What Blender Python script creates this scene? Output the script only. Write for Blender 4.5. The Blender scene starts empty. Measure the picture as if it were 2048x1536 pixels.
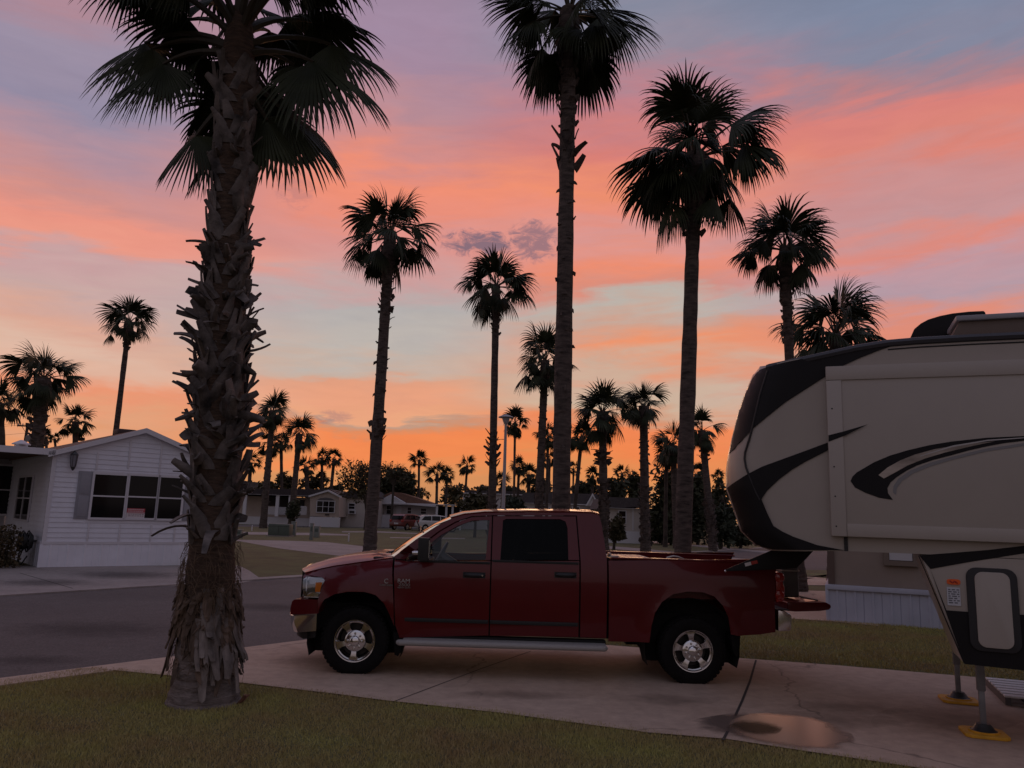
import bpy, bmesh, math, random
import numpy as np
from math import sin, cos, pi, radians, atan, sqrt, exp
from mathutils import Vector, Matrix
from mathutils.geometry import interpolate_bezier

S = bpy.context.scene
COL = S.collection
rnd = random.Random(7)

# ------------------------------------------------------------------ camera
FPX, HZ, ROLL, EYE = 1550.0, 1030.0, radians(1.9), 1.95
TH = atan((HZ - 768) / FPX)
_F = Vector((0, cos(TH), sin(TH))); _r0 = Vector((1, 0, 0)); _u0 = Vector((0, -sin(TH), cos(TH)))
_R = _r0 * cos(ROLL) + _u0 * sin(ROLL); _U = -_r0 * sin(ROLL) + _u0 * cos(ROLL)
CAM = Vector((0, 0, EYE))
cd = bpy.data.cameras.new("camera"); cam = bpy.data.objects.new("camera", cd); COL.objects.link(cam)
cd.sensor_width = 36; cd.lens = 36 * FPX / 2048; cd.clip_end = 5000; cd.clip_start = 0.05
m = Matrix((_R, _U, -_F)).transposed().to_4x4(); m.translation = CAM; cam.matrix_world = m
S.camera = cam
S.view_settings.view_transform = 'Standard'; S.view_settings.look = 'None'
S.view_settings.exposure = 0.0; S.view_settings.gamma = 1.0
S.render.resolution_x = 1024; S.render.resolution_y = 768
try:
    S.cycles.use_denoising = True
    S.cycles.max_bounces = 6; S.cycles.transparent_max_bounces = 12
except Exception:
    pass

def ray(px, py): return _F + _R * ((px - 1024) / FPX) - _U * ((py - 768) / FPX)
def at(px, py, Y):
    d = ray(px, py); return CAM + d * (Y / d.y)
def gnd(px, py, z=0.0):
    d = ray(px, py); p = CAM + d * ((z - EYE) / d.z); p.z = z; return p

# ------------------------------------------------------------------ world: dusk sky
def lin(c):
    out = []
    for v in c[:3]:
        v /= 255.0
        out.append(v / 12.92 if v <= 0.04045 else ((v + 0.055) / 1.055) ** 2.4)
    return (*out, 1.0)

class NT:
    def __init__(s, tree): s.t = tree; s.n = tree.nodes; s.l = tree.links
    def put(s, sock, v):
        if hasattr(v, 'is_linked') or isinstance(v, bpy.types.NodeSocket): s.l.new(v, sock)
        elif v is not None: sock.default_value = v
    def math(s, op, a, b=None, c=None, clamp=False):
        n = s.n.new('ShaderNodeMath'); n.operation = op; n.use_clamp = clamp
        for i, v in enumerate((a, b, c)):
            if v is not None: s.put(n.inputs[i], v)
        return n.outputs[0]
    def maprange(s, v, a, b, c, d, smooth=False):
        n = s.n.new('ShaderNodeMapRange')
        if smooth: n.interpolation_type = 'SMOOTHSTEP'
        for i, x in enumerate((v, a, b, c, d)): s.put(n.inputs[i], x)
        return n.outputs[0]
    def ramp(s, v, stops, ease='LINEAR'):
        n = s.n.new('ShaderNodeValToRGB'); cr = n.color_ramp; cr.interpolation = ease
        while len(cr.elements) > 1: cr.elements.remove(cr.elements[-1])
        cr.elements[0].position = stops[0][0]; cr.elements[0].color = stops[0][1]
        for p, c in stops[1:]:
            e = cr.elements.new(p); e.color = c
        s.put(n.inputs[0], v); return n.outputs[0]
    def mix(s, f, a, b, mode='MIX'):
        n = s.n.new('ShaderNodeMix'); n.data_type = 'RGBA'; n.blend_type = mode
        s.put(n.inputs[0], f); s.put(n.inputs[6], a); s.put(n.inputs[7], b); return n.outputs[2]
    def noise(s, vec, scale, detail=4, rough=.55, dist=0):
        n = s.n.new('ShaderNodeTexNoise'); s.put(n.inputs['Vector'], vec)
        n.inputs['Scale'].default_value = scale; n.inputs['Detail'].default_value = detail
        n.inputs['Roughness'].default_value = rough; n.inputs['Distortion'].default_value = dist
        return n.outputs['Fac']
    def comb(s, x, y, z=0.0):
        n = s.n.new('ShaderNodeCombineXYZ')
        for i, v in enumerate((x, y, z)): s.put(n.inputs[i], v)
        return n.outputs[0]

W = bpy.data.worlds.new("World"); S.world = W; W.use_nodes = True
w = NT(W.node_tree); w.n.clear()
_tc = w.n.new('ShaderNodeTexCoord'); _sp = w.n.new('ShaderNodeSeparateXYZ'); w.l.new(_tc.outputs['Generated'], _sp.inputs[0])
dx, dy, dz = _sp.outputs
el = w.math('ARCSINE', dz); az = w.math('ARCTAN2', dx, dy)
# stretched cloud noise bends the colour bands into streaks
va = w.comb(w.math('MULTIPLY', az, 1.6), w.math('ADD', w.math('MULTIPLY', el, 6.0), w.math('MULTIPLY', az, .5)), 3.1)
vb = w.comb(w.math('MULTIPLY', az, 3.5), w.math('ADD', w.math('MULTIPLY', el, 22.0), w.math('MULTIPLY', az, -2.0)), 7.7)
na = w.noise(va, 1.6, 5, .55, .6); nb = w.noise(vb, 1.5, 5, .6, .4)
elw = w.math('ADD', el, w.math('ADD', w.math('MULTIPLY', w.math('SUBTRACT', na, .5), .10), w.math('MULTIPLY', w.math('SUBTRACT', nb, .5), .095)))
t = w.math('DIVIDE', elw, .65)
YE = lambda x, y: max(0.0, math.asin(ray(x, y).normalized().z) / .65)
def soft(c): g = .35 * c[0] + .5 * c[1] + .15 * c[2]; return tuple(g + (v - g) * .90 for v in c)
def col(stops, x): return sorted([(YE(x, y), lin(soft(c))) for y, c in stops], key=lambda q: q[0])
cL = [(-60,(170,135,152)),(0,(178,136,150)),(90,(158,143,166)),(200,(150,140,166)),(300,(186,144,156)),(400,(216,144,136)),(450,(242,148,128)),(490,(243,152,130)),(530,(206,162,162)),(580,(206,170,165)),(650,(226,168,146)),(710,(226,184,162)),(760,(230,178,152)),(805,(244,150,110)),(850,(232,160,118)),(900,(242,154,98)),(960,(216,150,92)),(1020,(200,140,92))]
cM = [(-60,(160,135,160)),(0,(164,138,164)),(100,(166,136,160)),(200,(190,140,150)),(290,(222,140,132)),(340,(250,142,112)),(420,(244,142,118)),(480,(226,148,140)),(560,(208,160,158)),(615,(182,176,174)),(680,(192,182,174)),(720,(206,176,158)),(745,(232,158,124)),(785,(240,160,122)),(825,(242,166,122)),(838,(196,154,130)),(852,(226,140,94)),(868,(252,134,74)),(905,(252,138,74)),(950,(226,146,86)),(1020,(200,136,86))]
cN = [(-60,(130,134,158)),(0,(136,140,162)),(110,(152,140,158)),(190,(196,128,138)),(280,(226,126,116)),(370,(248,142,106)),(430,(240,142,122)),(480,(226,150,142)),(545,(246,140,108)),(585,(226,142,122)),(620,(190,180,170)),(665,(216,160,136)),(700,(246,148,104)),(745,(212,172,148)),(790,(208,182,156)),(822,(222,150,112)),(850,(252,132,76)),(900,(252,134,72)),(945,(232,144,80)),(1020,(200,136,86))]
cR = [(-60,(122,132,158)),(0,(126,137,164)),(110,(134,136,160)),(160,(176,130,140)),(220,(226,128,120)),(290,(228,132,118)),(360,(210,142,140)),(440,(202,148,150)),(490,(230,138,124)),(540,(200,152,160)),(600,(184,154,166)),(650,(230,140,118)),(720,(236,140,108)),(760,(206,178,164)),(850,(250,140,88)),(940,(226,146,86)),(1020,(196,134,88))]
rL, rM, rN, rR = [w.ramp(t, col(c, x)) for c, x in ((cL, 170), (cM, 650), (cN, 1200), (cR, 1800))]
azw = w.math('ADD', az, w.math('MULTIPLY', w.math('SUBTRACT', na, .5), .25))
c1 = w.mix(w.maprange(azw, -.5, -.2, 0, 1, True), rL, rM)
c2 = w.mix(w.maprange(azw, -.12, .1, 0, 1, True), c1, rN)
c3 = w.mix(w.maprange(azw, .16, .46, 0, 1, True), c2, rR)
# fine wisps
vw = w.comb(w.math('MULTIPLY', az, 7.0), w.math('MULTIPLY', el, 30.0), 1.3)
nw = w.noise(vw, 1.4, 6, .62, .8)
c4 = w.mix(w.maprange(nw, .35, .75, 0, .22), c3, w.mix(1.0, c3, lin((216, 214, 220)), 'MULTIPLY'))
# small dusky puffs of cloud
def puff(base, px, py, wx, wy, strength, seed):
    d = ray(px, py).normalized(); a0 = math.atan2(d.x, d.y); e0 = math.asin(d.z)
    da = w.math('DIVIDE', w.math('SUBTRACT', az, a0), wx); de = w.math('DIVIDE', w.math('SUBTRACT', el, e0), wy)
    r2 = w.math('ADD', w.math('MULTIPLY', da, da), w.math('MULTIPLY', de, de))
    g = w.math('SUBTRACT', 1.0, r2, clamp=True)
    n = w.noise(w.comb(w.math('MULTIPLY', az, 30), w.math('MULTIPLY', el, 58), seed), 1.5, 9, .68, 1.0)
    k = w.maprange(w.math('ADD', n, w.math('MULTIPLY', g, .30)), .55, .82, 0, strength, True)
    k = w.math('MULTIPLY', k, w.maprange(g, 0, .5, 0, 1, True))
    return w.mix(k, base, lin((138, 110, 122)))
c5 = puff(c4, 960, 488, .066, .024, 1.0, 2.0)
c5 = puff(c5, 1070, 482, .045, .034, .8, 5.0)
c5 = puff(c5, 590, 380, .03, .03, .3, 8.0)
c5 = puff(c5, 670, 836, .03, .012, .4, 9.0)
# overhead and the eastern half: dim blue violet dusk
hl = w.math('SQRT', w.math('ADD', w.math('MULTIPLY', dx, dx), w.math('MULTIPLY', dy, dy)))
fr = w.math('DIVIDE', dy, w.math('MAXIMUM', hl, .001))
east = w.ramp(w.maprange(el, 0, 1.57, 0, 1), [(0, lin((132, 118, 116))), (.12, lin((140, 129, 135))), (.4, lin((128, 129, 144))), (1, lin((140, 142, 160)))])
c6 = w.mix(w.maprange(fr, -.1, .75, 0, 1, True), east, c5)
zen = w.mix(w.maprange(el, .62, 1.0, 0, 1, True), c6, lin((142, 142, 166)))
fin = w.mix(w.maprange(el, -.02, 0.0, 0, 1), lin((40, 34, 32)), zen)
bg = w.n.new('ShaderNodeBackground'); w.l.new(fin, bg.inputs[0]); bg.inputs[1].default_value = 1.0
wo = w.n.new('ShaderNodeOutputWorld'); w.l.new(bg.outputs[0], wo.inputs[0])
# the sun is just under the horizon: only its last broad glow
sd = bpy.data.lights.new("sun", 'SUN'); sd.energy = 0.22; sd.angle = radians(16); sd.color = (1, .55, .3)
so = bpy.data.objects.new("sun", sd); COL.objects.link(so)
so.rotation_euler = Vector((-0.12, -1, -0.09)).to_track_quat('-Z', 'Y').to_euler()

# ------------------------------------------------------------------ helpers
_M = {}
def mat(name, c, rough=.7, metal=0.0, var=0.0, vs=4.0, c2=None, bump=0.0, bs=40.0, coat=0.0, spec=.5, stretch=None, detail=5):
    """Principled material; c and c2 are linear colours mixed by a noise."""
    if name in _M: return _M[name]
    M = bpy.data.materials.new(name); M.use_nodes = True
    n = NT(M.node_tree); b = n.n['Principled BSDF']
    c = (*c[:3], 1.0)
    b.inputs['Roughness'].default_value = rough; b.inputs['Metallic'].default_value = metal
    b.inputs['Coat Weight'].default_value = coat; b.inputs['Specular IOR Level'].default_value = spec
    tc = n.n.new('ShaderNodeTexCoord').outputs['Object']
    if stretch:
        mp = n.n.new('ShaderNodeMapping'); n.l.new(tc, mp.inputs[0]); mp.inputs['Scale'].default_value = stretch; tc = mp.outputs[0]
    if var or c2:
        lo = tuple(v * (1 - var) for v in c[:3]); hi = tuple(v * (1 + var) for v in (c2 or c)[:3])
        f = n.noise(tc, vs, detail, .6)
        r = n.ramp(f, [(.3, (*lo, 1)), (.7, (*hi, 1))]); n.l.new(r, b.inputs['Base Color'])
    else: b.inputs['Base Color'].default_value = c
    if bump:
        bp = n.n.new('ShaderNodeBump'); bp.inputs['Strength'].default_value = bump; bp.inputs['Distance'].default_value = .02
        n.l.new(n.noise(tc, bs, 4, .6), bp.inputs['Height']); n.l.new(bp.outputs[0], b.inputs['Normal'])
    _M[name] = M; return M

def paving(name, c, c2, rough=.8, speck=120, crack=0.0, blot=.55, grit=.25, bump=.25):
    """mineral surface: broad blotches, mid scale mottling, grit, a few hairline cracks"""
    M = bpy.data.materials.new(name); M.use_nodes = True; n = NT(M.node_tree); b = n.n['Principled BSDF']; b.inputs['Roughness'].default_value = rough
    tc = n.n.new('ShaderNodeTexCoord').outputs['Object']
    base = n.ramp(n.noise(tc, blot, 8, .62, .4), [(.32, (*c, 1)), (.68, (*c2, 1))])
    mid = n.ramp(n.noise(tc, 6.0, 8, .65), [(.3, (.80, .80, .80, 1)), (.7, (1.1, 1.1, 1.1, 1))])
    g = n.noise(tc, speck, 3, .7); gr = n.ramp(g, [(.3, (1 - grit,) * 3 + (1,)), (.7, (1 + grit,) * 3 + (1,))])
    k = n.mix(1.0, n.mix(1.0, base, mid, 'MULTIPLY'), gr, 'MULTIPLY')
    if crack:
        vo = n.n.new('ShaderNodeTexVoronoi'); vo.feature = 'DISTANCE_TO_EDGE'; vo.inputs['Scale'].default_value = crack
        ad = n.n.new('ShaderNodeVectorMath'); ad.operation = 'MULTIPLY_ADD'
        nz = n.n.new('ShaderNodeTexNoise'); nz.inputs['Scale'].default_value = 2.2; nz.inputs['Detail'].default_value = 6; n.l.new(tc, nz.inputs['Vector'])
        n.l.new(nz.outputs['Color'], ad.inputs[0]); ad.inputs[1].default_value = (.55,) * 3; n.l.new(tc, ad.inputs[2]); n.l.new(ad.outputs[0], vo.inputs['Vector'])
        line = n.maprange(vo.outputs['Distance'], .0, .006, 1, 0, True); msk = n.maprange(n.noise(tc, .35, 3), .46, .56, 0, .55, True)
        k = n.mix(n.math('MULTIPLY', line, msk), k, (.03, .025, .022, 1))
    n.l.new(k, b.inputs['Base Color'])
    bp = n.n.new('ShaderNodeBump'); bp.inputs['Strength'].default_value = bump; bp.inputs['Distance'].default_value = .012; n.l.new(g, bp.inputs['Height']); n.l.new(bp.outputs[0], b.inputs['Normal'])
    _M[name] = M; return M
def stain(name, c, rough, amt, lo=.45, hi=1.0, spec=.4, ns=3.0):
    """a stain that fades out towards the rim of its own sheet"""
    M = bpy.data.materials.new(name); M.use_nodes = True; n = NT(M.node_tree); b = n.n['Principled BSDF']; o = n.n['Material Output']
    b.inputs['Base Color'].default_value = (*c, 1); b.inputs['Roughness'].default_value = rough; b.inputs['Specular IOR Level'].default_value = spec
    tcn = n.n.new('ShaderNodeTexCoord'); sp = n.n.new('ShaderNodeSeparateXYZ'); n.l.new(tcn.outputs['Generated'], sp.inputs[0])
    u = n.math('SUBTRACT', n.math('MULTIPLY', sp.outputs[0], 2.0), 1.0); v = n.math('SUBTRACT', n.math('MULTIPLY', sp.outputs[1], 2.0), 1.0)
    r = n.math('SQRT', n.math('ADD', n.math('MULTIPLY', u, u), n.math('MULTIPLY', v, v)))
    r = n.math('ADD', r, n.math('MULTIPLY', n.math('SUBTRACT', n.noise(tcn.outputs['Object'], ns, 6, .6), .5), .7))
    tr = n.n.new('ShaderNodeBsdfTransparent'); mx = n.n.new('ShaderNodeMixShader')
    n.l.new(n.maprange(r, lo, hi, amt, 0, True), mx.inputs[0]); n.l.new(tr.outputs[0], mx.inputs[1]); n.l.new(b.outputs[0], mx.inputs[2]); n.l.new(mx.outputs[0], o.inputs[0])
    _M[name] = M; return M

def glassmat(name, tint, refl=.12, rough=.02, ior=1.45):
    if name in _M: return _M[name]
    M = bpy.data.materials.new(name); M.use_nodes = True; n = NT(M.node_tree); n.n.clear()
    tr = n.n.new('ShaderNodeBsdfTransparent'); tr.inputs[0].default_value = (*tint, 1)
    gl = n.n.new('ShaderNodeBsdfGlossy'); gl.inputs['Roughness'].default_value = rough
    fz = n.n.new('ShaderNodeFresnel'); fz.inputs[0].default_value = ior
    mx = n.n.new('ShaderNodeMixShader'); o = n.n.new('ShaderNodeOutputMaterial')
    n.l.new(n.math('ADD', fz.outputs[0], refl, clamp=True), mx.inputs[0]); n.l.new(tr.outputs[0], mx.inputs[1]); n.l.new(gl.outputs[0], mx.inputs[2])
    n.l.new(mx.outputs[0], o.inputs[0]); _M[name] = M; return M

def tag(o, label=None, cat=None, group=None, kind=None):
    if label: o['label'] = label
    if cat: o['category'] = cat
    if group: o['group'] = group
    if kind: o['kind'] = kind
    return o
def thing(name, label, cat, loc=(0, 0, 0), rotz=0.0, group=None):
    o = bpy.data.objects.new(name, None); COL.objects.link(o); o.location = loc; o.rotation_euler = (0, 0, rotz)
    o.empty_display_size = .2
    return tag(o, label, cat, group)

class MB:
    def __init__(s): s.v = []; s.f = []; s.mi = []; s.m = 0
    def add(s, vs, fs):
        o = len(s.v); s.v += [tuple(p) for p in vs]; s.f += [tuple(i + o for i in f) for f in fs]; s.mi += [s.m] * len(fs); return o
    def box(s, x0, x1, y0, y1, z0, z1, M=None):
        vs = [Vector((x, y, z)) for z in (z0, z1) for y in (y0, y1) for x in (x0, x1)]
        if M: vs = [M @ p for p in vs]
        s.add(vs, [(0, 2, 3, 1), (4, 5, 7, 6), (0, 1, 5, 4), (2, 6, 7, 3), (0, 4, 6, 2), (1, 3, 7, 5)]); return s
    def prism(s, poly, y0, y1):
        """poly in (x, z) pulled along y"""
        n = len(poly); a = sum(poly[i][0] * poly[(i + 1) % n][1] - poly[(i + 1) % n][0] * poly[i][1] for i in range(n))
        if a < 0: poly = poly[::-1]
        vs = [(x, y0, z) for x, z in poly] + [(x, y1, z) for x, z in poly]
        s.add(vs, [tuple(range(n)), tuple(range(2 * n - 1, n - 1, -1))] + [(i, i + n, (i + 1) % n + n, (i + 1) % n) for i in range(n)]); return s
    def tube(s, pts, r, n=8, cap=True):
        pts = [Vector(p) for p in pts]; rs = r if isinstance(r, (list, tuple)) else [r] * len(pts); vs = []; fs = []
        up = None
        for i, p in enumerate(pts):
            d = (pts[min(i + 1, len(pts) - 1)] - pts[max(i - 1, 0)]).normalized()
            if up is None: up = Vector((0, 0, 1)) if abs(d.z) < .9 else Vector((0, 1, 0))
            a = d.cross(up).normalized(); b = a.cross(d).normalized(); up = b
            vs += [p + (a * cos(2 * pi * k / n) + b * sin(2 * pi * k / n)) * rs[i] for k in range(n)]
        for i in range(len(pts) - 1):
            for k in range(n):
                k2 = (k + 1) % n; fs.append((i * n + k, i * n + k2, (i + 1) * n + k2, (i + 1) * n + k))
        if cap: fs += [tuple(range(n - 1, -1, -1)), tuple(range((len(pts) - 1) * n, len(pts) * n))]
        s.add(vs, fs); return s
    def lathe(s, prof, n=32, axis='z', c=(0, 0, 0), close=False):
        """prof: (radius, along)"""
        vs = []; fs = []; c = Vector(c)
        for r, h in prof:
            for k in range(n):
                a = 2 * pi * k / n; x, y = r * cos(a), r * sin(a)
                vs.append(c + (Vector((x, y, h)) if axis == 'z' else Vector((x, h, y)) if axis == 'y' else Vector((h, x, y))))
        N = len(prof)
        for i in range(N - 1 + (1 if close else 0)):
            for k in range(n):
                k2 = (k + 1) % n; j = (i + 1) % N; fs.append((i * n + k, i * n + k2, j * n + k2, j * n + k))
        if not close: fs += [tuple(range(n - 1, -1, -1)), tuple(range((N - 1) * n, N * n))]
        s.add(vs, fs); return s
    def grid(s, fn, nu, nv):
        vs = [fn(i / nu, j / nv) for i in range(nu + 1) for j in range(nv + 1)]
        s.add(vs, [(i * (nv + 1) + j, i * (nv + 1) + j + 1, (i + 1) * (nv + 1) + j + 1, (i + 1) * (nv + 1) + j) for i in range(nu) for j in range(nv)]); return s
    def poly(s, pts): s.add(pts, [tuple(range(len(pts)))]); return s
    def build(s, name, material, parent=None, smooth=False, angle=35, bevel=0.0, solid=0.0, segs=2, fixn=True):
        me = bpy.data.meshes.new(name); me.from_pydata(s.v, [], s.f)
        ms = material if isinstance(material, (list, tuple)) else [material]
        for q in ms: me.materials.append(q)
        if len(ms) > 1: me.polygons.foreach_set('material_index', s.mi)
        if bevel or solid or fixn:
            bm = bmesh.new(); bm.from_mesh(me)
            if fixn: bmesh.ops.recalc_face_normals(bm, faces=bm.faces)
            if bevel:
                bmesh.ops.remove_doubles(bm, verts=bm.verts, dist=1e-5)
                es = [e for e in bm.edges if len(e.link_faces) == 2 and e.calc_face_angle(0) > radians(25)]
                bmesh.ops.bevel(bm, geom=es, offset=bevel, segments=segs, affect='EDGES', profile=.6, clamp_overlap=True)
            if solid: bmesh.ops.solidify(bm, geom=bm.faces[:], thickness=solid)
            bm.to_mesh(me); bm.free()
        if smooth or bevel:
            me.polygons.foreach_set('use_smooth', [True] * len(me.polygons))
            me.set_sharp_from_angle(angle=radians(angle))
        o = bpy.data.objects.new(name, me); COL.objects.link(o)
        if parent: o.parent = parent
        return o

class Fr:
    """a local frame standing on the ground: x along the thing, y away from the street, z up"""
    def __init__(s, o, yaw): s.o = Vector(o); s.yaw = yaw; s.c = cos(yaw); s.s = sin(yaw)
    def loc(s, d): return Vector((d.x * s.c + d.y * s.s, -d.x * s.s + d.y * s.c, d.z))
    def hit(s, px, py, yl=0.0):
        o = s.loc(CAM - s.o); d = s.loc(ray(px, py)); p = o + d * ((yl - o.y) / d.y); return (p.x, p.z)
    def hitw(s, px, py, wf):
        y = -wf(0, 1.0)
        for _ in range(4):
            x, z = s.hit(px, py, y); y = -wf(x, z)
        return (x, z)

def copy_tree(o, parent=None):
    c = o.copy(); COL.objects.link(c); c.parent = parent
    for ch in list(o.children): copy_tree(ch, c)
    return c

def panel_bm(outline, step, fn):
    bm = bmesh.new()
    f = bm.faces.new([bm.verts.new((x, 0, z)) for x, z in outline])
    xs = [p[0] for p in outline]; zs = [p[1] for p in outline]
    for lo, hi, no, ax in ((min(xs), max(xs), (1, 0, 0), 0), (min(zs), max(zs), (0, 0, 1), 2)):
        n = max(1, int((hi - lo) / step))
        for i in range(1, n):
            co = [0, 0, 0]; co[ax] = lo + (hi - lo) * i / n
            bmesh.ops.bisect_plane(bm, geom=bm.verts[:] + bm.edges[:] + bm.faces[:], plane_co=co, plane_no=no, dist=1e-5)
    bmesh.ops.triangulate(bm, faces=bm.faces[:])
    for v in bm.verts: v.co = fn(v.co.x, v.co.z)
    return bm
def panel(name, outline, step, fn, material, parent, thick=.02, side=-1, smooth=True, angle=40):
    """sheet with the outline (x, z) laid on the surface fn; thickness goes inwards"""
    bm = panel_bm(outline, step, fn)
    bmesh.ops.recalc_face_normals(bm, faces=bm.faces[:])
    tot = sum((f.normal.y * f.calc_area() for f in bm.faces))
    if tot * side < 0: bmesh.ops.reverse_faces(bm, faces=bm.faces[:])
    if thick:
        bm.normal_update(); bs = [e for e in bm.edges if e.is_boundary]
        new = {}
        for e in bs:
            for v in e.verts:
                if v not in new: new[v] = bm.verts.new((v.co.x, v.co.y - side * thick, v.co.z))
        for e in bs:
            a, b = e.verts; bm.faces.new((a, b, new[b], new[a]))
        bmesh.ops.recalc_face_normals(bm, faces=bm.faces[:])
        bm.normal_update()
        tot = sum((f.normal.y * f.calc_area() for f in bm.faces))
        if tot * side < 0: bmesh.ops.reverse_faces(bm, faces=bm.faces[:])
    me = bpy.data.meshes.new(name); bm.to_mesh(me); bm.free(); me.materials.append(material)
    if smooth:
        me.polygons.foreach_set('use_smooth', [True] * len(me.polygons)); me.set_sharp_from_angle(angle=radians(angle))
    o = bpy.data.objects.new(name, me); COL.objects.link(o); o.parent = parent; return o

def text(name, body, size, loc, rot, material, parent, extrude=.002, align='CENTER', bold=0.0):
    cu = bpy.data.curves.new(name, 'FONT'); cu.body = body; cu.size = size; cu.extrude = extrude
    cu.align_x = align; cu.align_y = 'CENTER'; cu.offset = bold
    o = bpy.data.objects.new(name, cu); COL.objects.link(o); o.location = loc; o.rotation_euler = rot
    cu.materials.append(material)
    dg = bpy.context.evaluated_depsgraph_get(); me = bpy.data.meshes.new_from_object(o.evaluated_get(dg))
    bpy.data.objects.remove(o); o = bpy.data.objects.new(name, me); COL.objects.link(o)
    o.location = loc; o.rotation_euler = rot; o.parent = parent; return o

def sheet(name, pix, z, material, kind='structure'):
    mb = MB(); mb.poly([gnd(x, y, z) for x, y in pix]); o = mb.build(name, material, fixn=False)
    if o.data.polygons[0].normal.z < 0: o.data.flip_normals()
    return tag(o, kind=kind)

# ------------------------------------------------------------------ materials of the setting
m_grass = mat('lawn', (.135, .098, .046), .95, var=.3, vs=.8, c2=(.108, .108, .038), bump=.9, bs=60, detail=10)
m_blade = mat('grass_blade', (.54, .355, .175), .9, var=.3, vs=.8, c2=(.31, .29, .085), detail=9)
m_asph = paving('asphalt', (.080, .068, .066), (.108, .094, .090), .85, 28, .42, .4, .45, .5)
m_conc = paving('concrete', (.41, .29, .215), (.51, .38, .295), .75, 130, .22, .45, .14, .2)
m_conc2 = paving('old_concrete', (.25, .215, .20), (.33, .285, .265), .8, 90, .3, .6, .2, .2)
m_joint = mat('joint_dirt', (.035, .03, .028), .95, var=.3, vs=9)

# ------------------------------------------------------------------ setting: ground, road, concrete
mb = MB(); mb.grid(lambda u, v: (-900 + 1800 * u, -150 + 1650 * v, 0), 12, 12)
tag(mb.build('ground', m_grass, fixn=False), kind='structure')
n0, n1 = gnd(0, 1358), gnd(642, 1277); f0, f1 = gnd(0, 1194), gnd(595, 1156)
dn = (n1 - n0).normalized(); df = (f1 - f0).normalized()
mb = MB(); mb.poly([n0 - dn * 30, n0 + dn * 120, f0 + df * 120, f0 - df * 30]); o = mb.build('road', m_asph, fixn=False)
o.location.z = .004; tag(o, kind='structure')
if o.data.polygons[0].normal.z < 0: o.data.flip_normals()
# gutters on both sides (flat concrete strips with a raised lip)
def strip(name, a, b, w_, z, h, material):
    d = (b - a).normalized(); nrm = Vector((-d.y, d.x, 0)) * w_
    mb = MB(); vs = [a, b, b + nrm, a + nrm]
    mb.add([(p.x, p.y, z) for p in vs] + [(p.x, p.y, z + h) for p in vs], [(4, 5, 6, 7), (0, 1, 5, 4), (2, 3, 7, 6), (1, 2, 6, 5), (3, 0, 4, 7)])
    return tag(mb.build(name, material), kind='structure')
strip('gutter', f0 - df * 30, f0 + df * 120, .45, .0, .035, m_conc2)
strip('gutter', n0 - dn * 30, n0 + dn * 120, -.38, .0, .012, m_conc)

lawn_edge = [(-900, 1470), (-300, 1405), (0, 1361), (110, 1346), (191, 1337), (240, 1340), (333, 1350), (465, 1363), (560, 1374), (669, 1387), (768, 1400), (1000, 1425), (1300, 1465), (1450, 1477), (1600, 1500), (1750, 1522), (1900, 1545), (2300, 1600)]
sheet('driveway', [(196, 1337), (333, 1319.5), (487, 1298.5), (642, 1279), (720, 1268), (900, 1268), (1213, 1290), (1298, 1296.5), (1451, 1314), (1680, 1331), (1903, 1350), (2048, 1362), (2600, 1400), (2600, 1640), (2300, 1600), (1900, 1545), (1750, 1522), (1600, 1500), (1450, 1477), (1300, 1465), (1000, 1425), (768, 1400), (669, 1387), (465, 1363), (333, 1350)], .014, m_conc)
def joint(pts, w_, z=.0165):
    mb = MB(); P = [gnd(x, y, z) for x, y in pts]
    for a, b in zip(P, P[1:]):
        d = (b - a).normalized(); n_ = Vector((-d.y, d.x, 0)) * w_ / 2; mb.poly([a - n_, b - n_, b + n_, a + n_])
    return tag(mb.build('driveway_joint', m_joint, fixn=False), kind='structure')
joint([(1512, 1320), (1500, 1362), (1484, 1402), (1462, 1450), (1446, 1480)], .028)
joint([(1062, 1302), (960, 1338), (790, 1402)], .016)
joint([(560, 1291.5), (640, 1281.2)], .012)
# concrete round the white house
sheet('left_forecourt', [(-600, 1262), (0, 1192), (300, 1174), (481, 1166), (522, 1158), (500, 1142), (478, 1131), (-700, 1131)], .008, m_conc2)
joint([(40, 1146), (150, 1178)], .03, .0105)
sheet('far_driveway', [(455, 1079), (560, 1081), (650, 1084), (722, 1092), (800, 1110), (790, 1135), (700, 1126), (681, 1112), (600, 1102), (560, 1097), (483, 1083)], .008, m_conc2)
sheet('far_path', [(470, 1063.5), (640, 1066), (700, 1069), (700, 1071), (486, 1069)], .008, m_conc2)
sheet('far_path', [(684, 1062.5), (760, 1062.5), (840, 1066.5), (840, 1068), (760, 1065), (684, 1064.5)], .008, m_conc2)
sheet('far_pad', [(470, 1049), (900, 1053), (905, 1060), (690, 1055), (470, 1053)], .008, m_asph)
sheet('far_path', [(780, 1074.5), (930, 1076), (930, 1078), (780, 1076)], .008, m_conc2)
sheet('far_path', [(1200, 1077.5), (1283, 1080.5), (1400, 1090), (1600, 1108), (1600, 1112), (1400, 1093.5), (1283, 1084), (1200, 1080.5)], .008, m_conc2)
sheet('far_path', [(1190, 1090), (1283, 1097), (1370, 1106), (1500, 1119), (1500, 1127), (1370, 1112), (1283, 1103), (1190, 1095)], .008, m_conc2)
sheet('side_lane', [(1560, 1100), (1760, 1110), (1760, 1142), (1600, 1137), (1570, 1120)], .012, m_asph)
sheet('side_pad', [(1560, 1180), (1700, 1183), (1760, 1252), (1659, 1242), (1560, 1236), (1480, 1232), (1480, 1178)], .012, m_conc)
sheet('side_path', [(1590, 1155), (1700, 1157), (1700, 1171), (1590, 1170)], .012, m_conc)
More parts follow.
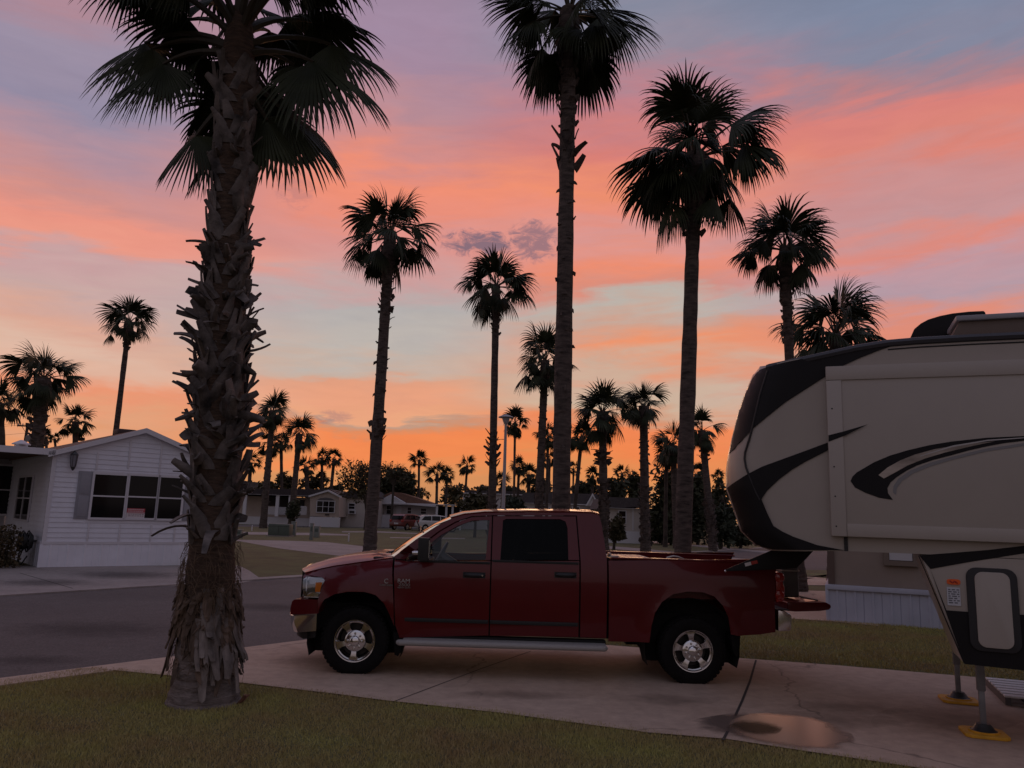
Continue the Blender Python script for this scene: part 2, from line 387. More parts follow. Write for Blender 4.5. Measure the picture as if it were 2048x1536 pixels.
sheet('side_lawn', [(1500, 1137.5), (1700, 1141), (1700, 1154.5), (1500, 1153)], .012, m_grass)

# wet patch on the driveway with a thin sheet of water
def ellipse_pix(cx, cy, rx, ry, n=40, wob=.08, seed=1):
    r = random.Random(seed); ph = [r.uniform(0, 6.28) for _ in range(4)]
    return [(cx + rx * cos(a) * (1 + wob * sin(2 * a + ph[0]) + wob * .6 * sin(3 * a + ph[1])), cy + ry * sin(a) * (1 + wob * sin(2 * a + ph[2]) + wob * .5 * sin(5 * a + ph[3]))) for a in [2 * pi * k / n for k in range(n)]]
m_damp = stain('damp_concrete', (.12, .088, .072), .5, .75, .5, 1.0); m_water = stain('puddle_water', (.33, .23, .175), .22, .95, .78, 1.05, 1.0, 2.0)  # pale tan water base puts the sky's reflection into the colour
m_silt = stain('puddle_silt', (.045, .032, .018), .5, .9, .3, 1.0, .3, 9.0); m_oil = stain('stained_concrete', (.17, .12, .09), .75, .30, .0, 1.1)
sheet('damp_patch', ellipse_pix(1500, 1452, 110, 30, seed=3), .017, m_damp); sheet('damp_patch', ellipse_pix(1650, 1440, 160, 22, seed=4), .0172, m_oil)
sheet('puddle', [(1452, 1464), (1462, 1440), (1500, 1427), (1560, 1425), (1620, 1432), (1672, 1448), (1704, 1468), (1712, 1482), (1690, 1497), (1640, 1501), (1580, 1498), (1520, 1490), (1475, 1480)], .019, m_water)
sheet('silt_patch', ellipse_pix(1512, 1455, 62, 16, wob=.1, seed=5), .0205, m_silt)
for k, (cx, cy, rx, ry) in enumerate(((1690, 1415, 140, 16), (1890, 1440, 150, 34), (860, 1336, 170, 14), (1330, 1400, 120, 14), (620, 1320, 90, 12), (1040, 1390, 150, 10))): sheet('driveway_stain', ellipse_pix(cx, cy, rx, ry, seed=8 + k, wob=.1), .0165 + .0002 * k, m_oil)
m_ostain = stain('forecourt_stain', (.07, .06, .058), .8, .45, .1, 1.1)
for k, (cx, cy, rx, ry) in enumerate(((250, 1150, 160, 9), (80, 1165, 110, 9), (420, 1150, 70, 8))): sheet('forecourt_stain', ellipse_pix(cx, cy, rx, ry, seed=30 + k, wob=.1), .0105 + .0002 * k, m_ostain)
m_tar = stain('road_patch', (.045, .040, .040), .85, .35, .0, 1.1)
for k, (cx, cy, rx, ry) in enumerate(((180, 1260, 220, 22), (60, 1320, 120, 14), (540, 1215, 150, 10))): sheet('road_patch', ellipse_pix(cx, cy, rx, ry, seed=40 + k, wob=.1), .0065 + .0002 * k, m_tar)

# ------------------------------------------------------------------ pickup truck
paint = mat('red_paint', (.105, .004, .007), .35, var=.06, vs=3, coat=.55, spec=.25); paint.node_tree.nodes['Principled BSDF'].inputs['Coat Roughness'].default_value = .06
chrome = mat('chrome', (.80, .78, .77), .16, 1.0); black = mat('black_plastic', (.012, .012, .013), .5, var=.2, vs=12)
rubber = mat('rubber', (.011, .010, .010), .9, var=.25, vs=20, bump=.3, bs=90, spec=.15); under = mat('underbody', (.010, .009, .009), .9, var=.3, vs=6)
alloy = mat('polished_alloy', (.62, .60, .59), .16, 1.0); tread = mat('tread_plate', (.40, .38, .365), .45, .12, bump=.6, bs=160)
clear = glassmat('clear_glass', (.72, .76, .76), .02); tint = glassmat('tinted_glass', (.05, .05, .055), 0.0, .02, 1.25)
lens = glassmat('lamp_lens', (.9, .92, .95), .22); amber = mat('amber_lens', (.62, .17, .015), .25, coat=.6); redlens = mat('red_lens', (.36, .008, .008), .2, coat=1.0)
refl = mat('lamp_reflector', (.55, .55, .58), .22, .8); seatm = mat('seat_cloth', (.085, .085, .095), .85, var=.15, vs=20); dash = mat('dash_plastic', (.06, .062, .07), .6)
white_p = mat('white_letter', (.50, .48, .48), .3, .5); grey_p = mat('grey_letter', (.30, .28, .27), .35, .5)

p_f = gnd(705, 1350); p_r = gnd(1386, 1370); ax = (p_r - p_f).normalized(); ayaw = math.atan2(ax.y, ax.x)
_o = p_f + Vector((-sin(ayaw), cos(ayaw), 0)) * .98
T = Fr(_o, ayaw); XR = (p_r - p_f).length; RW = .405
truck = thing('pickup_truck', 'dark red crew cab pickup with chrome wheels parked on the driveway', 'pickup truck', _o, ayaw)
_wz = [.3, .45, .6, .85, .93, 1.1, 1.3, 1.40, 1.46, 2.05]; _ww = [.92, .945, .965, .985, .992, 1.0, .99, .97, .95, .755]
SEAM = None
def seamz(x): return np.interp(x, [-.75, -.3, .2, .55, .9], SEAM)
def Wb(x, z):
    y = float(np.interp(z, _wz, _ww))
    if x < -.15: y -= .30 * (-.15 - x) ** 2
    if x > 4.6: y -= .05 * (x - 4.6)
    for c in (0.0, XR):
        r = sqrt((x - c) ** 2 + (z - .42) ** 2)
        if z > .35: y += .035 * exp(-((r - .56) / .09) ** 2)
    if SEAM is not None and x < .9 and z < 1.45:
        k = max(0.0, min(1.0, (z - (seamz(x) - .17)) / .17)); y -= .13 * k * k * (1 if x < .5 else max(0, (.9 - x) / .4))
    y += .006 * exp(-((z - .86) / .018) ** 2)
    return y
P = lambda pts: [T.hitw(x, y, Wb) for x, y in pts]
SEAM = [T.hit(609, 1147, -.82)[1], T.hit(652, 1136.5, -.84)[1], T.hit(724, 1124.5, -.85)[1], T.hit(786, 1116, -.86)[1], T.hit(830, 1112, -.86)[1]]

def both(name, pix, material, off=0.0, step=.09, thick=.02, parent=None, parts=None):
    out = P(pix); res = []
    for sgn in (-1, 1):
        o = panel(name, out, step, lambda x, z: Vector((x, sgn * (Wb(x, z) + off), z)), material, parent or truck, thick, sgn)
        res.append(o)
    return res
arch_f = [(788, 1252), (779, 1229), (768, 1207), (751.5, 1190.5), (730, 1184), (697, 1183.5), (670, 1188), (648.5, 1199), (639.5, 1214), (636.5, 1224)]
both('front_fender', [(609, 1147.5), (640, 1139.5), (669, 1133.5), (724, 1125.5), (786, 1117), (787.2, 1216)] + arch_f + [(635.5, 1200), (649.5, 1160.5), (645, 1155)], paint)
fd = both('front_door', [(790, 1119), (812, 1122.4), (845, 1122), (981, 1122), (976.8, 1271), (799, 1275.5), (790.5, 1250)], paint)
rd = both('rear_door', [(983.6, 1122), (1158.4, 1122), (1156.6, 1274), (979.4, 1271.5)], paint)
fw_ = [(971, 1120), (979.5, 1040), (945, 1041), (916, 1051.5), (884, 1069), (862, 1086), (839, 1108), (835, 1120)]
ff = both('door_frame', [(815, 1120.2), (829, 1108), (857, 1081.5), (881, 1063), (913, 1045), (944, 1034.5), (984, 1032.5), (981, 1120)] + fw_, paint, step=.12, parent=None)
rw_ = [(1137, 1120), (1135, 1056), (1131, 1043), (1120, 1038.3), (1012, 1037.8), (1006, 1041), (1000.5, 1120)]
fr_ = both('door_frame', [(983.6, 1120), (986.4, 1032.5), (1151.5, 1033), (1158.6, 1120)] + rw_, paint, step=.12)
for o, d in zip(ff + fr_, fd + rd): o.parent = d; o.name = 'window_frame'
for name_, pix, mt, ds in (('window', fw_, clear, fd), ('window', rw_, tint, rd)):
    for o, d in zip(both(name_, pix + ([(1000.5, 1123), (1137, 1123)] if False else []), mt, -.014, .15, 0), ds): o.parent = d
# window sill trim, handles
for sx, (a, b), (h0, h1), ds in ((0, (840, 980), (928, 969), fd), (1, (985, 1157), (1111, 1151), rd)):
    for sgn, d in zip((-1, 1), ds):
        x0, z0 = P([(a, 1121.5)])[0]; x1, _ = P([(b, 1121.5)])[0]
        mb = MB(); y = sgn * (Wb(x0 + .3, z0) + .001); mb.box(x0, x1, min(y, y + sgn * .009), max(y, y + sgn * .009), z0 - .014, z0 + .014); mb.build('sill_trim', black, d, bevel=.003)
        hx0, hz = P([(h0, 1149.5)])[0]; hx1, _ = P([(h1, 1148)])[0]; y = sgn * Wb(hx0, hz)
        mb = MB(); n_ = 10
        mb.tube([(hx0 + (hx1 - hx0) * k / n_, y + sgn * (.004 + .030 * sin(pi * min(1, max(0, k / n_)))), hz) for k in range(n_ + 1)], [.012] + [.024] * (n_ - 1) + [.012], 10)
        mb.box(hx0 - .012, hx1 + .012, min(y, y + sgn * .006), max(y, y + sgn * .006), hz - .034, hz + .034); mb.build('handle', black, d, smooth=True)
        if sx == 0 and sgn < 0:
            mb = MB(); mb.lathe([(.001, -.046), (.010, -.046), (.012, -.03), (.012, .0)], 14, 'y', (hx1 - .025, y, hz)); mb.build('lock', chrome, d, smooth=True)
both('pillar_filler', [(974, 1273), (983, 1030), (994, 1030), (986, 1273)], under, -.045, .3, 0); both('pillar_filler', [(1153, 1275), (1148, 1031), (1160, 1031), (1166, 1275)], under, -.045, .3, 0)  # dark filler strips added to block sky light through the door gaps
both('cab_side', [(788, 1113), (833, 1078), (874, 1051.5), (902, 1037.5), (929, 1030), (970, 1026), (1139, 1025.5), (1185, 1027), (1198.5, 1031), (1203, 1048), (1209, 1084), (1213.5, 1117), (1212.5, 1276.5), (1160, 1274.5), (1161.4, 1121), (1153.8, 1031), (985, 1030.5), (943, 1032.5), (911, 1043), (878, 1061.5), (854, 1079.5), (824, 1108), (808, 1119.2), (790, 1117)], paint)
arch_r = [(1462, 1269), (1457, 1235), (1446, 1212), (1429, 1193), (1406, 1184.5), (1375, 1183), (1346, 1188.5), (1324, 1204), (1310, 1226), (1303, 1252), (1299, 1285)]
both('bed_side', [(1217, 1121.5), (1330, 1120.3), (1491, 1118.6), (1556, 1118.5), (1551.5, 1144), (1549, 1204), (1551, 1264), (1520, 1269), (1477, 1272)] + arch_r + [(1217, 1283)], paint)
# dark inner body, wheel housings
mb = MB()
x_fr = -.72; x_bk = T.hit(1551, 1200, -.95)[0]; x_cab = T.hit(1214, 1200, -.97)[0]; railz = T.hit(1350, 1120, -.95)[1]
mb.box(x_fr + .1, XR + .5, -.66, .66, .46, .80); mb.box(XR + .5, x_bk - .02, -.70, .70, .60, .80)
mb.box(x_fr + .1, .62, -.60, .60, .80, 1.18)
mb.box(.62, x_cab - .03, -.915, .915, .50, .66)
for xx in (0, XR):
    for sg in (-1, 1):
        vs = []; fs = []
        for k in range(17):
            a = pi * (k / 16 * 1.24 - .12); c_, s_ = cos(a), sin(a)
            for yy in (.60, .955): vs.append((xx + .585 * c_, sg * yy, .42 + .585 * s_))
        mb.add(vs, [(2 * k, 2 * k + 1, 2 * k + 3, 2 * k + 2) for k in range(16)])
        mb.add([(xx + .585 * cos(pi * (k / 16 * 1.24 - .12)), sg * .60, .42 + .585 * sin(pi * (k / 16 * 1.24 - .12))) for k in range(17)], [tuple(range(17))])
mb.tube([(XR, -.7, .40), (XR, .7, .40)], .06, 10); mb.tube([(0, -.7, .40), (0, .7, .40)], .05, 10); mb.lathe([(.05, -.16), (.17, -.1), (.18, .06), (.06, .16)], 14, 'y', (XR, .1, .40))
mb.tube([(1.2, .45, .44), (3.3, .45, .44), (4.6, .6, .46), (5.0, .8, .46)], .04, 8)
mb.build('chassis', under, truck, smooth=True)
# door sills below the doors
for sg in (-1, 1):
    mb = MB(); x0, z0 = P([(797, 1271)])[0]; x1, z1 = P([(1212, 1274)])[0]
    mb.box(x0, x1, min(sg * .80, sg * .945), max(sg * .80, sg * .945), z0 - .09, z0 + .006); mb.build('door_sill', under, truck, bevel=.01)
    mb = MB(); a, za = P([(800, 1239)])[0]; b, zb = P([(1156, 1239)])[0]
    for q0, q1 in ((a, T.hit(976.5, 1239, -.99)[0]), (T.hit(980, 1239, -.99)[0], b)):
        y = Wb(1.5, za) + .003; mb.box(q0, q1, min(sg * y, sg * (y + .014)), max(sg * y, sg * (y + .014)), za - .022, za + .022)
    mb.build('side_moulding', black, truck, bevel=.004)
# hood
hc = [T.hit(x, y, .0) for x, y in ((613, 1135.5), (625, 1129.5), (642, 1123.5), (669, 1115.5), (697, 1110), (724, 1106.6), (757, 1104), (786, 1106))]
he = [T.hit(x, y, -.83) for x, y in ((609, 1147), (640, 1139), (669, 1132.8), (724, 1124.8), (786, 1116.3))]
hx = np.array([p[0] for p in hc]); hz = np.array([p[1] for p in hc]); ex = np.array([p[0] for p in he]); ez = np.array([p[1] for p in he])
def hood(u, v):
    t_ = v * 2 - 1; a = abs(t_)
    xe = ex[0] + (ex[-1] - ex[0]) * u; xc = hx[0] + (hx[-1] - hx[0]) * u
    ze = np.interp(xe, ex, ez); zc = np.interp(xc, hx, hz)
    k = a ** 4; x = xc + (xe - xc) * a ** 2
    z = zc + (ze - zc) * k + .014 * exp(-((a - .62) / .10) ** 2)
    y_ = Wb(xe, ze - .004) - .004
    return Vector((x, t_ * y_, z))
mb = MB(); mb.grid(hood, 22, 36); mb.build('hood', paint, truck, smooth=True, solid=-.012)
# cowl and wipers
cx0 = T.hit(757, 1104, 0)[0]
mb = MB(); mb.box(cx0 + .05, T.hit(800, 1110, -.8)[0] + .08, -.80, .80, 1.30, T.hit(772, 1111, -.5)[1]); mb.build('cowl', black, truck, bevel=.02)
# greenhouse: windscreen, roof, rear glass
edge = P([(788, 1113), (833, 1078), (874, 1051.5), (902, 1037.5), (929, 1030), (970, 1026), (1055, 1025), (1139, 1025.5), (1185, 1027), (1198.5, 1031), (1203, 1048), (1209, 1084), (1213.5, 1117)])
def band(i0, i1, crown, bow, nv=24, inset=0.0):
    E_ = edge[i0:i1 + 1]
    def fn(u, v):
        q = u * (len(E_) - 1); i = min(int(q), len(E_) - 2); f_ = q - i
        x = E_[i][0] * (1 - f_) + E_[i + 1][0] * f_; z = E_[i][1] * (1 - f_) + E_[i + 1][1] * f_
        t_ = v * 2 - 1; y = (Wb(x, z) - .005 - inset) * t_; k = 1 - t_ * t_; k2 = 1 - t_ ** 4
        c_ = crown[0] + (crown[1] - crown[0]) * u
        return Vector((x - (bow[0] + (bow[1] - bow[0]) * u) * k, y, z + c_ * (.4 * k + .6 * k2)))
    return fn
mb = MB(); mb.grid(band(0, 3, (.0, .03), (.16, .05)), 12, 24); ws = mb.build('windscreen', clear, truck, smooth=True, fixn=False)
mb = MB(); mb.grid(band(3, 9, (.03, .035), (.05, -.02)), 24, 24); mb.build('roof', paint, truck, smooth=True, solid=-.02)
mb = MB(); mb.grid(band(9, 12, (.035, .0), (-.02, -.01)), 8, 24); mb.build('rear_window', tint, truck, smooth=True, fixn=False)
# wipers
mb = MB()
for (a, b) in (((762, 1111), (798, 1100.5)), ((772, 1112), (803, 1097.5))):
    x0, z0 = T.hit(*a, -.45); x1, z1 = T.hit(*b, -.30); mb.tube([(x0, -.50, z0), ((x0 + x1) / 2 - .02, -.42, (z0 + z1) / 2 + .012), (x1, -.30, z1 + .01)], .009, 6)
mb.build('wiper', black, truck, smooth=True)
# interior
x0, z0 = T.hit(815, 1118, -.6); ci = MB()
ci.box(x0 - .12, x0 + .26, -.78, .78, 1.02, z0 - .02); ci.build('dashboard', dash, truck, bevel=.05)
ci = MB(); ci.box(x0 + .2, x_cab - .05, -.80, .80, .66, .72); ci.box(x_cab - .07, x_cab - .045, -.82, .82, .72, railz - .02); ci.build('cab_floor', dash, truck)
def seat(xc, yc, zt, wd=.26):
    mb = MB(); mb.box(xc - .25, xc + .27, yc - wd, yc + wd, .78, 1.0)
    M = Matrix.Translation((xc + .27, yc, .95)) @ Matrix.Rotation(radians(14), 4, 'Y'); mb.box(-.08, .08, -wd, wd, 0, .58, M)
    s_ = mb.build('seat', seatm, truck, bevel=.05, segs=3)
    mb = MB(); mb.box(-.06, .06, -.14, .14, .62, .82, M); mb.box(-.012, .012, -.07, -.05, .55, .65, M); mb.box(-.012, .012, .05, .07, .55, .65, M); mb.build('headrest', seatm, s_, bevel=.03)
sx_ = T.hit(985, 1100, -.4)[0]
seat(sx_ - .02, -.42, 0); seat(sx_ - .02, .42, 0); seat(T.hit(1130, 1100, -.4)[0], 0, 0, .70)
wx, wz_ = T.hit(880, 1108, -.42)
mb = MB(); M = Matrix.Translation((wx, -.42, wz_ - .02)) @ Matrix.Rotation(radians(-62), 4, 'Y')
R_ = .19
ring = [[M @ Vector(((R_ + .016 * cos(b)) * cos(a), (R_ + .016 * cos(b)) * sin(a), .016 * sin(b))) for b in [2 * pi * j / 8 for j in range(8)]] for a in [2 * pi * i / 32 for i in range(32)]]
mb.add([p for r in ring for p in r], [(i * 8 + j, i * 8 + (j + 1) % 8, ((i + 1) % 32) * 8 + (j + 1) % 8, ((i + 1) % 32) * 8 + j) for i in range(32) for j in range(8)])
for a in (.2, pi - .2, -pi / 2): mb.tube([M @ Vector((0, 0, -.03)), M @ Vector((R_ * cos(a), R_ * sin(a), 0))], .016, 6)
mb.tube([M @ Vector((0, 0, 0)), M @ Vector((0, 0, -.35))], [.07, .05], 12); mb.build('steering_wheel', mat('wheel_leather', (.13, .13, .14), .45), truck, smooth=True)
x, z = T.hit(930, 1052, 0); mb = MB(); mb.box(x - .62, x - .60, -.12, .12, z - .09, z - .02); mb.tube([(x - .61, 0, z - .05), (x - .66, 0, z + .05)], .01, 6); mb.build('rear_view_mirror', black, truck, bevel=.008)
# side mirrors
for sg in (-1, 1):
    x0, z1 = T.hit(837, 1075, -1.12); x1, z0 = T.hit(857.5, 1121, -1.12)
    mb = MB(); mb.box(x0 + .01, x1, sg * 1.12 - .11, sg * 1.12 + .11, z0, z1)
    mb.tube([(x0 + .05, sg * 1.05, z0 + .07), (x0 - .04, sg * .98, z0 + .05), (x0 - .10, sg * .92, z0 + .02)], [.035, .03, .045], 10)
    mr = mb.build('side_mirror', black, truck, bevel=.028, segs=3)
    mb = MB(); mb.box(x1 - .001, x1 + .004, sg * 1.12 - .09, sg * 1.12 + .09, z0 + .03, z1 - .03); mb.build('mirror_glass', chrome, mr)
    mb = MB(); a, b = T.hit(832, 1106, -1.1); mb.lathe([(.001, -.05), (.018, -.046), (.026, -.02), (.026, .06)], 14, 'x', (a, sg * 1.10, b)); mb.build('mirror_bolt', chrome, mr, smooth=True)
    mb = MB(); q = P([(814, 1121), (838, 1119), (840, 1103)]); bm_y = sg * (Wb(q[0][0], q[0][1]) + .004); mb.prism([(q[0][0], q[0][1] - .01), (q[1][0], q[1][1] - .01), (q[2][0], q[2][1])], min(bm_y, bm_y + sg * .012), max(bm_y, bm_y + sg * .012)); mb.build('mirror_mount', black, truck)

# front end
def across(pix, yl, ymax, nv, curve, name, material, end=1.0, smooth=True, parent=None):
    """side profile (pixels) carried across the width, ends swept back by curve(y)"""
    pr = [T.hit(x, y, yl if x < 615 else -ymax) for x, y in pix]
    n_ = len(pr); vs = []; fs = []
    for j in range(nv + 1):
        y = -ymax + 2 * ymax * j / nv
        for x, z in pr:
            k = 1.0 if x < pr[-1][0] - .02 else 0.0
            vs.append((x + curve(abs(y) / ymax) * max(0, min(1, (pr[-1][0] + .0 - x) / .25)), y, z))
    for j in range(nv):
        for i in range(n_): fs.append((j * n_ + i, j * n_ + (i + 1) % n_, (j + 1) * n_ + (i + 1) % n_, (j + 1) * n_ + i))
    fs += [tuple(range(n_)), tuple(range(nv * n_ + n_ - 1, nv * n_ - 1, -1))]
    mb = MB(); mb.add(vs, fs); return mb.build(name, material, parent or truck, smooth=smooth, angle=50)
sweep = lambda t_: .13 * t_ ** 2 - .103 + .05 * max(0, (t_ - .86) / .14) ** 2
across([(588, 1201), (592, 1197.5), (604, 1196.8), (646, 1199.5), (641, 1213), (636, 1227), (585, 1227), (584.5, 1216)], -.86, .955, 40, sweep, 'bumper_top', paint)
across([(581.5, 1229), (580.5, 1236), (582, 1248), (587, 1262), (632, 1262), (633.5, 1229)], -.86, .965, 40, sweep, 'front_bumper', chrome)
across([(580, 1226.8), (579, 1228.6), (633, 1229.2), (634, 1227.3)], -.86, .972, 40, sweep, 'bumper_trim', chrome)
across([(591, 1262.5), (592, 1271), (599, 1276), (630, 1275), (632, 1262.5)], -.86, .92, 40, sweep, 'valance', black)
a, b = T.hit(582, 1231, 0); c, d = T.hit(586, 1253, 0); mb = MB(); a = T.hit(581, 1240, -.86)[0] - .103; mb.box(a - .022, a - .004, -.16, .16, d, b); mb.build('licence_plate', mat('plate_dark', (.08, .08, .09), .4), truck, bevel=.004)
# grille: chrome surround with dark slats and a cross bar
gp = [T.hit(x, y, -.5) for x, y in ((609, 1136.5), (603, 1140), (598.5, 1150), (596, 1165), (595.3, 1180), (596, 1196), (606, 1196))]
mb = MB()
for y0, y1 in ((-.66, -.56), (.56, .66), (-.05, .05)): mb.prism([(x + (.10 * (abs(y0 + y1) / 1.22) ** 2), z) for x, z in gp], y0, y1)
for f_ in (0, 1, .52):
    z = gp[-2][1] + (gp[1][1] - gp[-2][1]) * f_; xx = np.interp(z, [p[1] for p in gp[1:6]][::-1], [p[0] for p in gp[1:6]][::-1])
    mb.grid(lambda u, v: Vector((xx - .004 + .10 * (abs(v * 2 - 1)) ** 2 + .03 * (u > .5) * 0, (v * 2 - 1) * .6, z - .045 + .09 * u)), 1, 16)
mb.build('grille', chrome, truck, smooth=True, angle=40)
mb = MB(); mb.box(gp[3][0] + .07, gp[3][0] + .10, -.6, .6, gp[-2][1], gp[1][1]); mb.build('grille_mesh', black, truck)
# headlights
for sg in (-1, 1):
    hp = P([(606.5, 1158), (613, 1153), (645, 1155), (649.5, 1160.5), (635.5, 1196), (606.5, 1195)])
    mb = MB(); q = [(x, z) for x, z in hp]; yb = .60; n_ = len(q)
    vs = [(x, sg * (Wb(x, z) - .035), z) for x, z in q] + [(x + (.03 if i in (0, 1, 5) else 0), sg * yb, z) for i, (x, z) in enumerate(q)]
    mb.add(vs, [tuple(range(n_)), tuple(range(2 * n_ - 1, n_ - 1, -1))] + [(i, (i + 1) % n_, (i + 1) % n_ + n_, i + n_) for i in range(n_)])
    hl_ = mb.build('headlight', refl, truck)
    o = panel('lens', hp, .05, lambda x, z: Vector((x, sg * (Wb(x, z) + .003), z)), lens, hl_, 0, sg)
    mb = MB(); f0_ = hp[0]; f5 = hp[5]; mb.grid(lambda u, v: Vector((f0_[0] - .006 + .05 * v * 0, sg * (yb + (Wb(*f0_) - yb + .003) * v), f5[1] + (f0_[1] - f5[1]) * u)), 3, 6); mb.build('lens', lens, hl_, smooth=True, fixn=False)
    for nm, pp, mm, of in (('indicator', [(631.5, 1165), (644.5, 1164.5), (640, 1184), (630.5, 1184)], amber, .006), ('lamp_trim', [(606.5, 1160), (611.5, 1158), (611.5, 1193), (606.5, 1193)], black, -.02), ('lamp_trim', [(613, 1190.5), (626, 1184), (637, 1188), (635, 1194), (613, 1193.5)], chrome, -.02), ('lamp_trim', [(613, 1169), (629, 1168), (628, 1184), (613, 1186)], mat('lamp_shade_grey', (.10, .10, .11), .3), -.022)):
        panel(nm, P(pp), .05, lambda x, z: Vector((x, sg * (Wb(x, z) + of), z)), mm, hl_, .006, sg)
    panel('headlight_surround', P([(606, 1152), (611, 1147), (645, 1154.4), (613, 1152.3), (606.3, 1157.5)]), .06, lambda x, z: Vector((x, sg * (Wb(x, z) - .01), z)), paint, truck, .02, sg)
# running boards
for sg in (-1, 1):
    x0, zt = T.hit(797, 1273.5, -1.0); x1, _ = T.hit(1211, 1275, -1.0); _, zm = T.hit(1000, 1285, -1.08); _, zb = T.hit(1000, 1297.5, -1.08)
    mb = MB(); mb.add([(x, sg * y, z) for x in (x0 + .06, x1) for y, z in ((.90, zt - .01), (1.06, zm), (1.06, zm - .03), (.90, zt - .05))], [(0, 1, 5, 4), (1, 2, 6, 5), (2, 3, 7, 6), (3, 0, 4, 7), (0, 3, 2, 1), (4, 5, 6, 7)])
    rb = mb.build('running_board', tread, truck)
    zc = (zm + zb) / 2; r_ = (zm - zb) / 2
    mb = MB(); mb.tube([(x0 + .0, sg * 1.05, zc), (x0 + .02, sg * 1.07, zc), (x1 - .02, sg * 1.07, zc), (x1, sg * 1.05, zc)], [r_ * .8, r_, r_, r_ * .8], 16)
    mb.build('step_tube', tread, rb, smooth=True)
    for k in range(3): xx = x0 + .3 + k * (x1 - x0 - .6) / 2; mb = MB(); mb.box(xx - .03, xx + .03, min(sg * .7, sg * 1.05), max(sg * .7, sg * 1.05), zc + .01, zc + .03); mb.build('bracket', under, rb)
# pickup bed
mb = MB(); bz = T.hit(1600, 1201, -.6)[1]
xb0 = x_cab + .04
mb.box(xb0, XR - .62, -.82, .82, .82, bz); mb.box(XR - .618, XR + .618, -.56, .56, .82, bz); mb.box(XR + .62, x_bk, -.82, .82, .82, bz)
mb.box(xb0, xb0 + .04, -.90, .90, bz, railz - .004)
for sg in (-1, 1):
    mb.box(xb0 + .04, x_bk - .02, min(sg * .80, sg * .83), max(sg * .80, sg * .83), bz, railz - .012)
    mb.box(XR - .63, XR + .63, min(sg * .562, sg * .80), max(sg * .562, sg * .80), 1.02, 1.14)
mb.build('cargo_bed', paint, truck)
for sg in (-1, 1):
    mb = MB(); xe = T.hit(1556, 1119, -.95)[0]; mb.box(xb0 + .02, xe, min(sg * .80, sg * .955), max(sg * .80, sg * .955), railz - .012, railz + .012); mb.build('bed_rail', paint, truck, bevel=.009, segs=3)
    mb = MB(); pl = [(1550, 1145), (1557, 1143.5), (1563, 1147), (1566, 1155), (1565, 1165), (1568, 1174), (1569, 1190), (1566, 1202), (1552, 1205), (1550, 1200)]
    q = [T.hit(x, y, -.93) for x, y in pl]; mb.prism(q, min(sg * .78, sg * .955), max(sg * .78, sg * .955)); tl = mb.build('tail_light', redlens, truck, bevel=.018, segs=3)
    for py in (1155, 1190):
        x, z = T.hit(1559, py, -.95); mb = MB(); mb.lathe([(.001, -.022), (.05, -.014), (.062, 0), (.062, .01)], 20, 'y', (x, 0, z))
        if sg > 0: mb.v = [(a, -b, c) for a, b, c in mb.v]
        mb.v = [(a, b + sg * .955, c) for a, b, c in mb.v]; mb.build('bulb_cover', redlens, tl, smooth=True)
x, z = T.hit(1222, 1116, -.9); mb = MB(); mb.box(x - .03, x + .10, -.90, -.80, railz + .013, railz + .03); mb.box(x - .03, x, -.90, -.80, railz + .013, railz + .06); mb.build('rail_bracket', mat('bare_metal', (.5, .46, .42), .35, .8), truck, bevel=.006)
# open tailgate, rear bumper
tg = [(1563, 1201), (1640, 1201.5), (1648, 1206), (1649.5, 1211), (1645, 1216), (1626, 1218.5), (1580, 1219.5), (1563, 1218)]
q = [T.hit(x, y, -.6) for x, y in tg]; mb = MB(); mb.prism(q, -.80, .80); mb.build('tailgate', paint, truck, bevel=.014, segs=3)
x, z = T.hit(1598, 1194, -.6); x2, z2 = T.hit(1632, 1202, -.6)
mb = MB(); mb.tube([(x, -.66, z), (x2, -.66, z2 + .015)], .009, 6); mb.tube([(x, -.60, z + .01), (x2, -.60, z2 + .015)], .009, 6); mb.build('tailgate_cable', mat('cable_steel', (.3, .27, .25), .4, .7), truck, smooth=True)
rb_ = [(1555.5, 1219.5), (1569, 1222), (1581, 1229), (1583, 1234), (1582, 1258), (1578, 1262), (1556, 1262.5)]
q = [T.hit(x, y, -.93) for x, y in rb_]; mb = MB(); mb.prism(q, -.95, .95); rbm = mb.build('rear_bumper', chrome, truck, bevel=.02, segs=3)
mb = MB(); x, z = T.hit(1568, 1220, -.9); mb.box(x - .1, x + .06, -.93, .93, z - .004, z + .010); mb.build('bumper_step', black, rbm, bevel=.004)
# mud flaps
for sg in (-1, 1):
    for pf in ([(1459, 1270), (1478, 1270), (1477, 1296), (1473, 1312), (1469, 1312), (1463, 1296)], [(787, 1262), (800, 1262), (804, 1300), (797, 1311), (790, 1308)]):
        q = [T.hit(x, y, -.9) for x, y in pf]; mb = MB(); mb.prism(q, min(sg * .70, sg * .955), max(sg * .70, sg * .955)); mb.build('mud_flap', rubber, truck, bevel=.004)
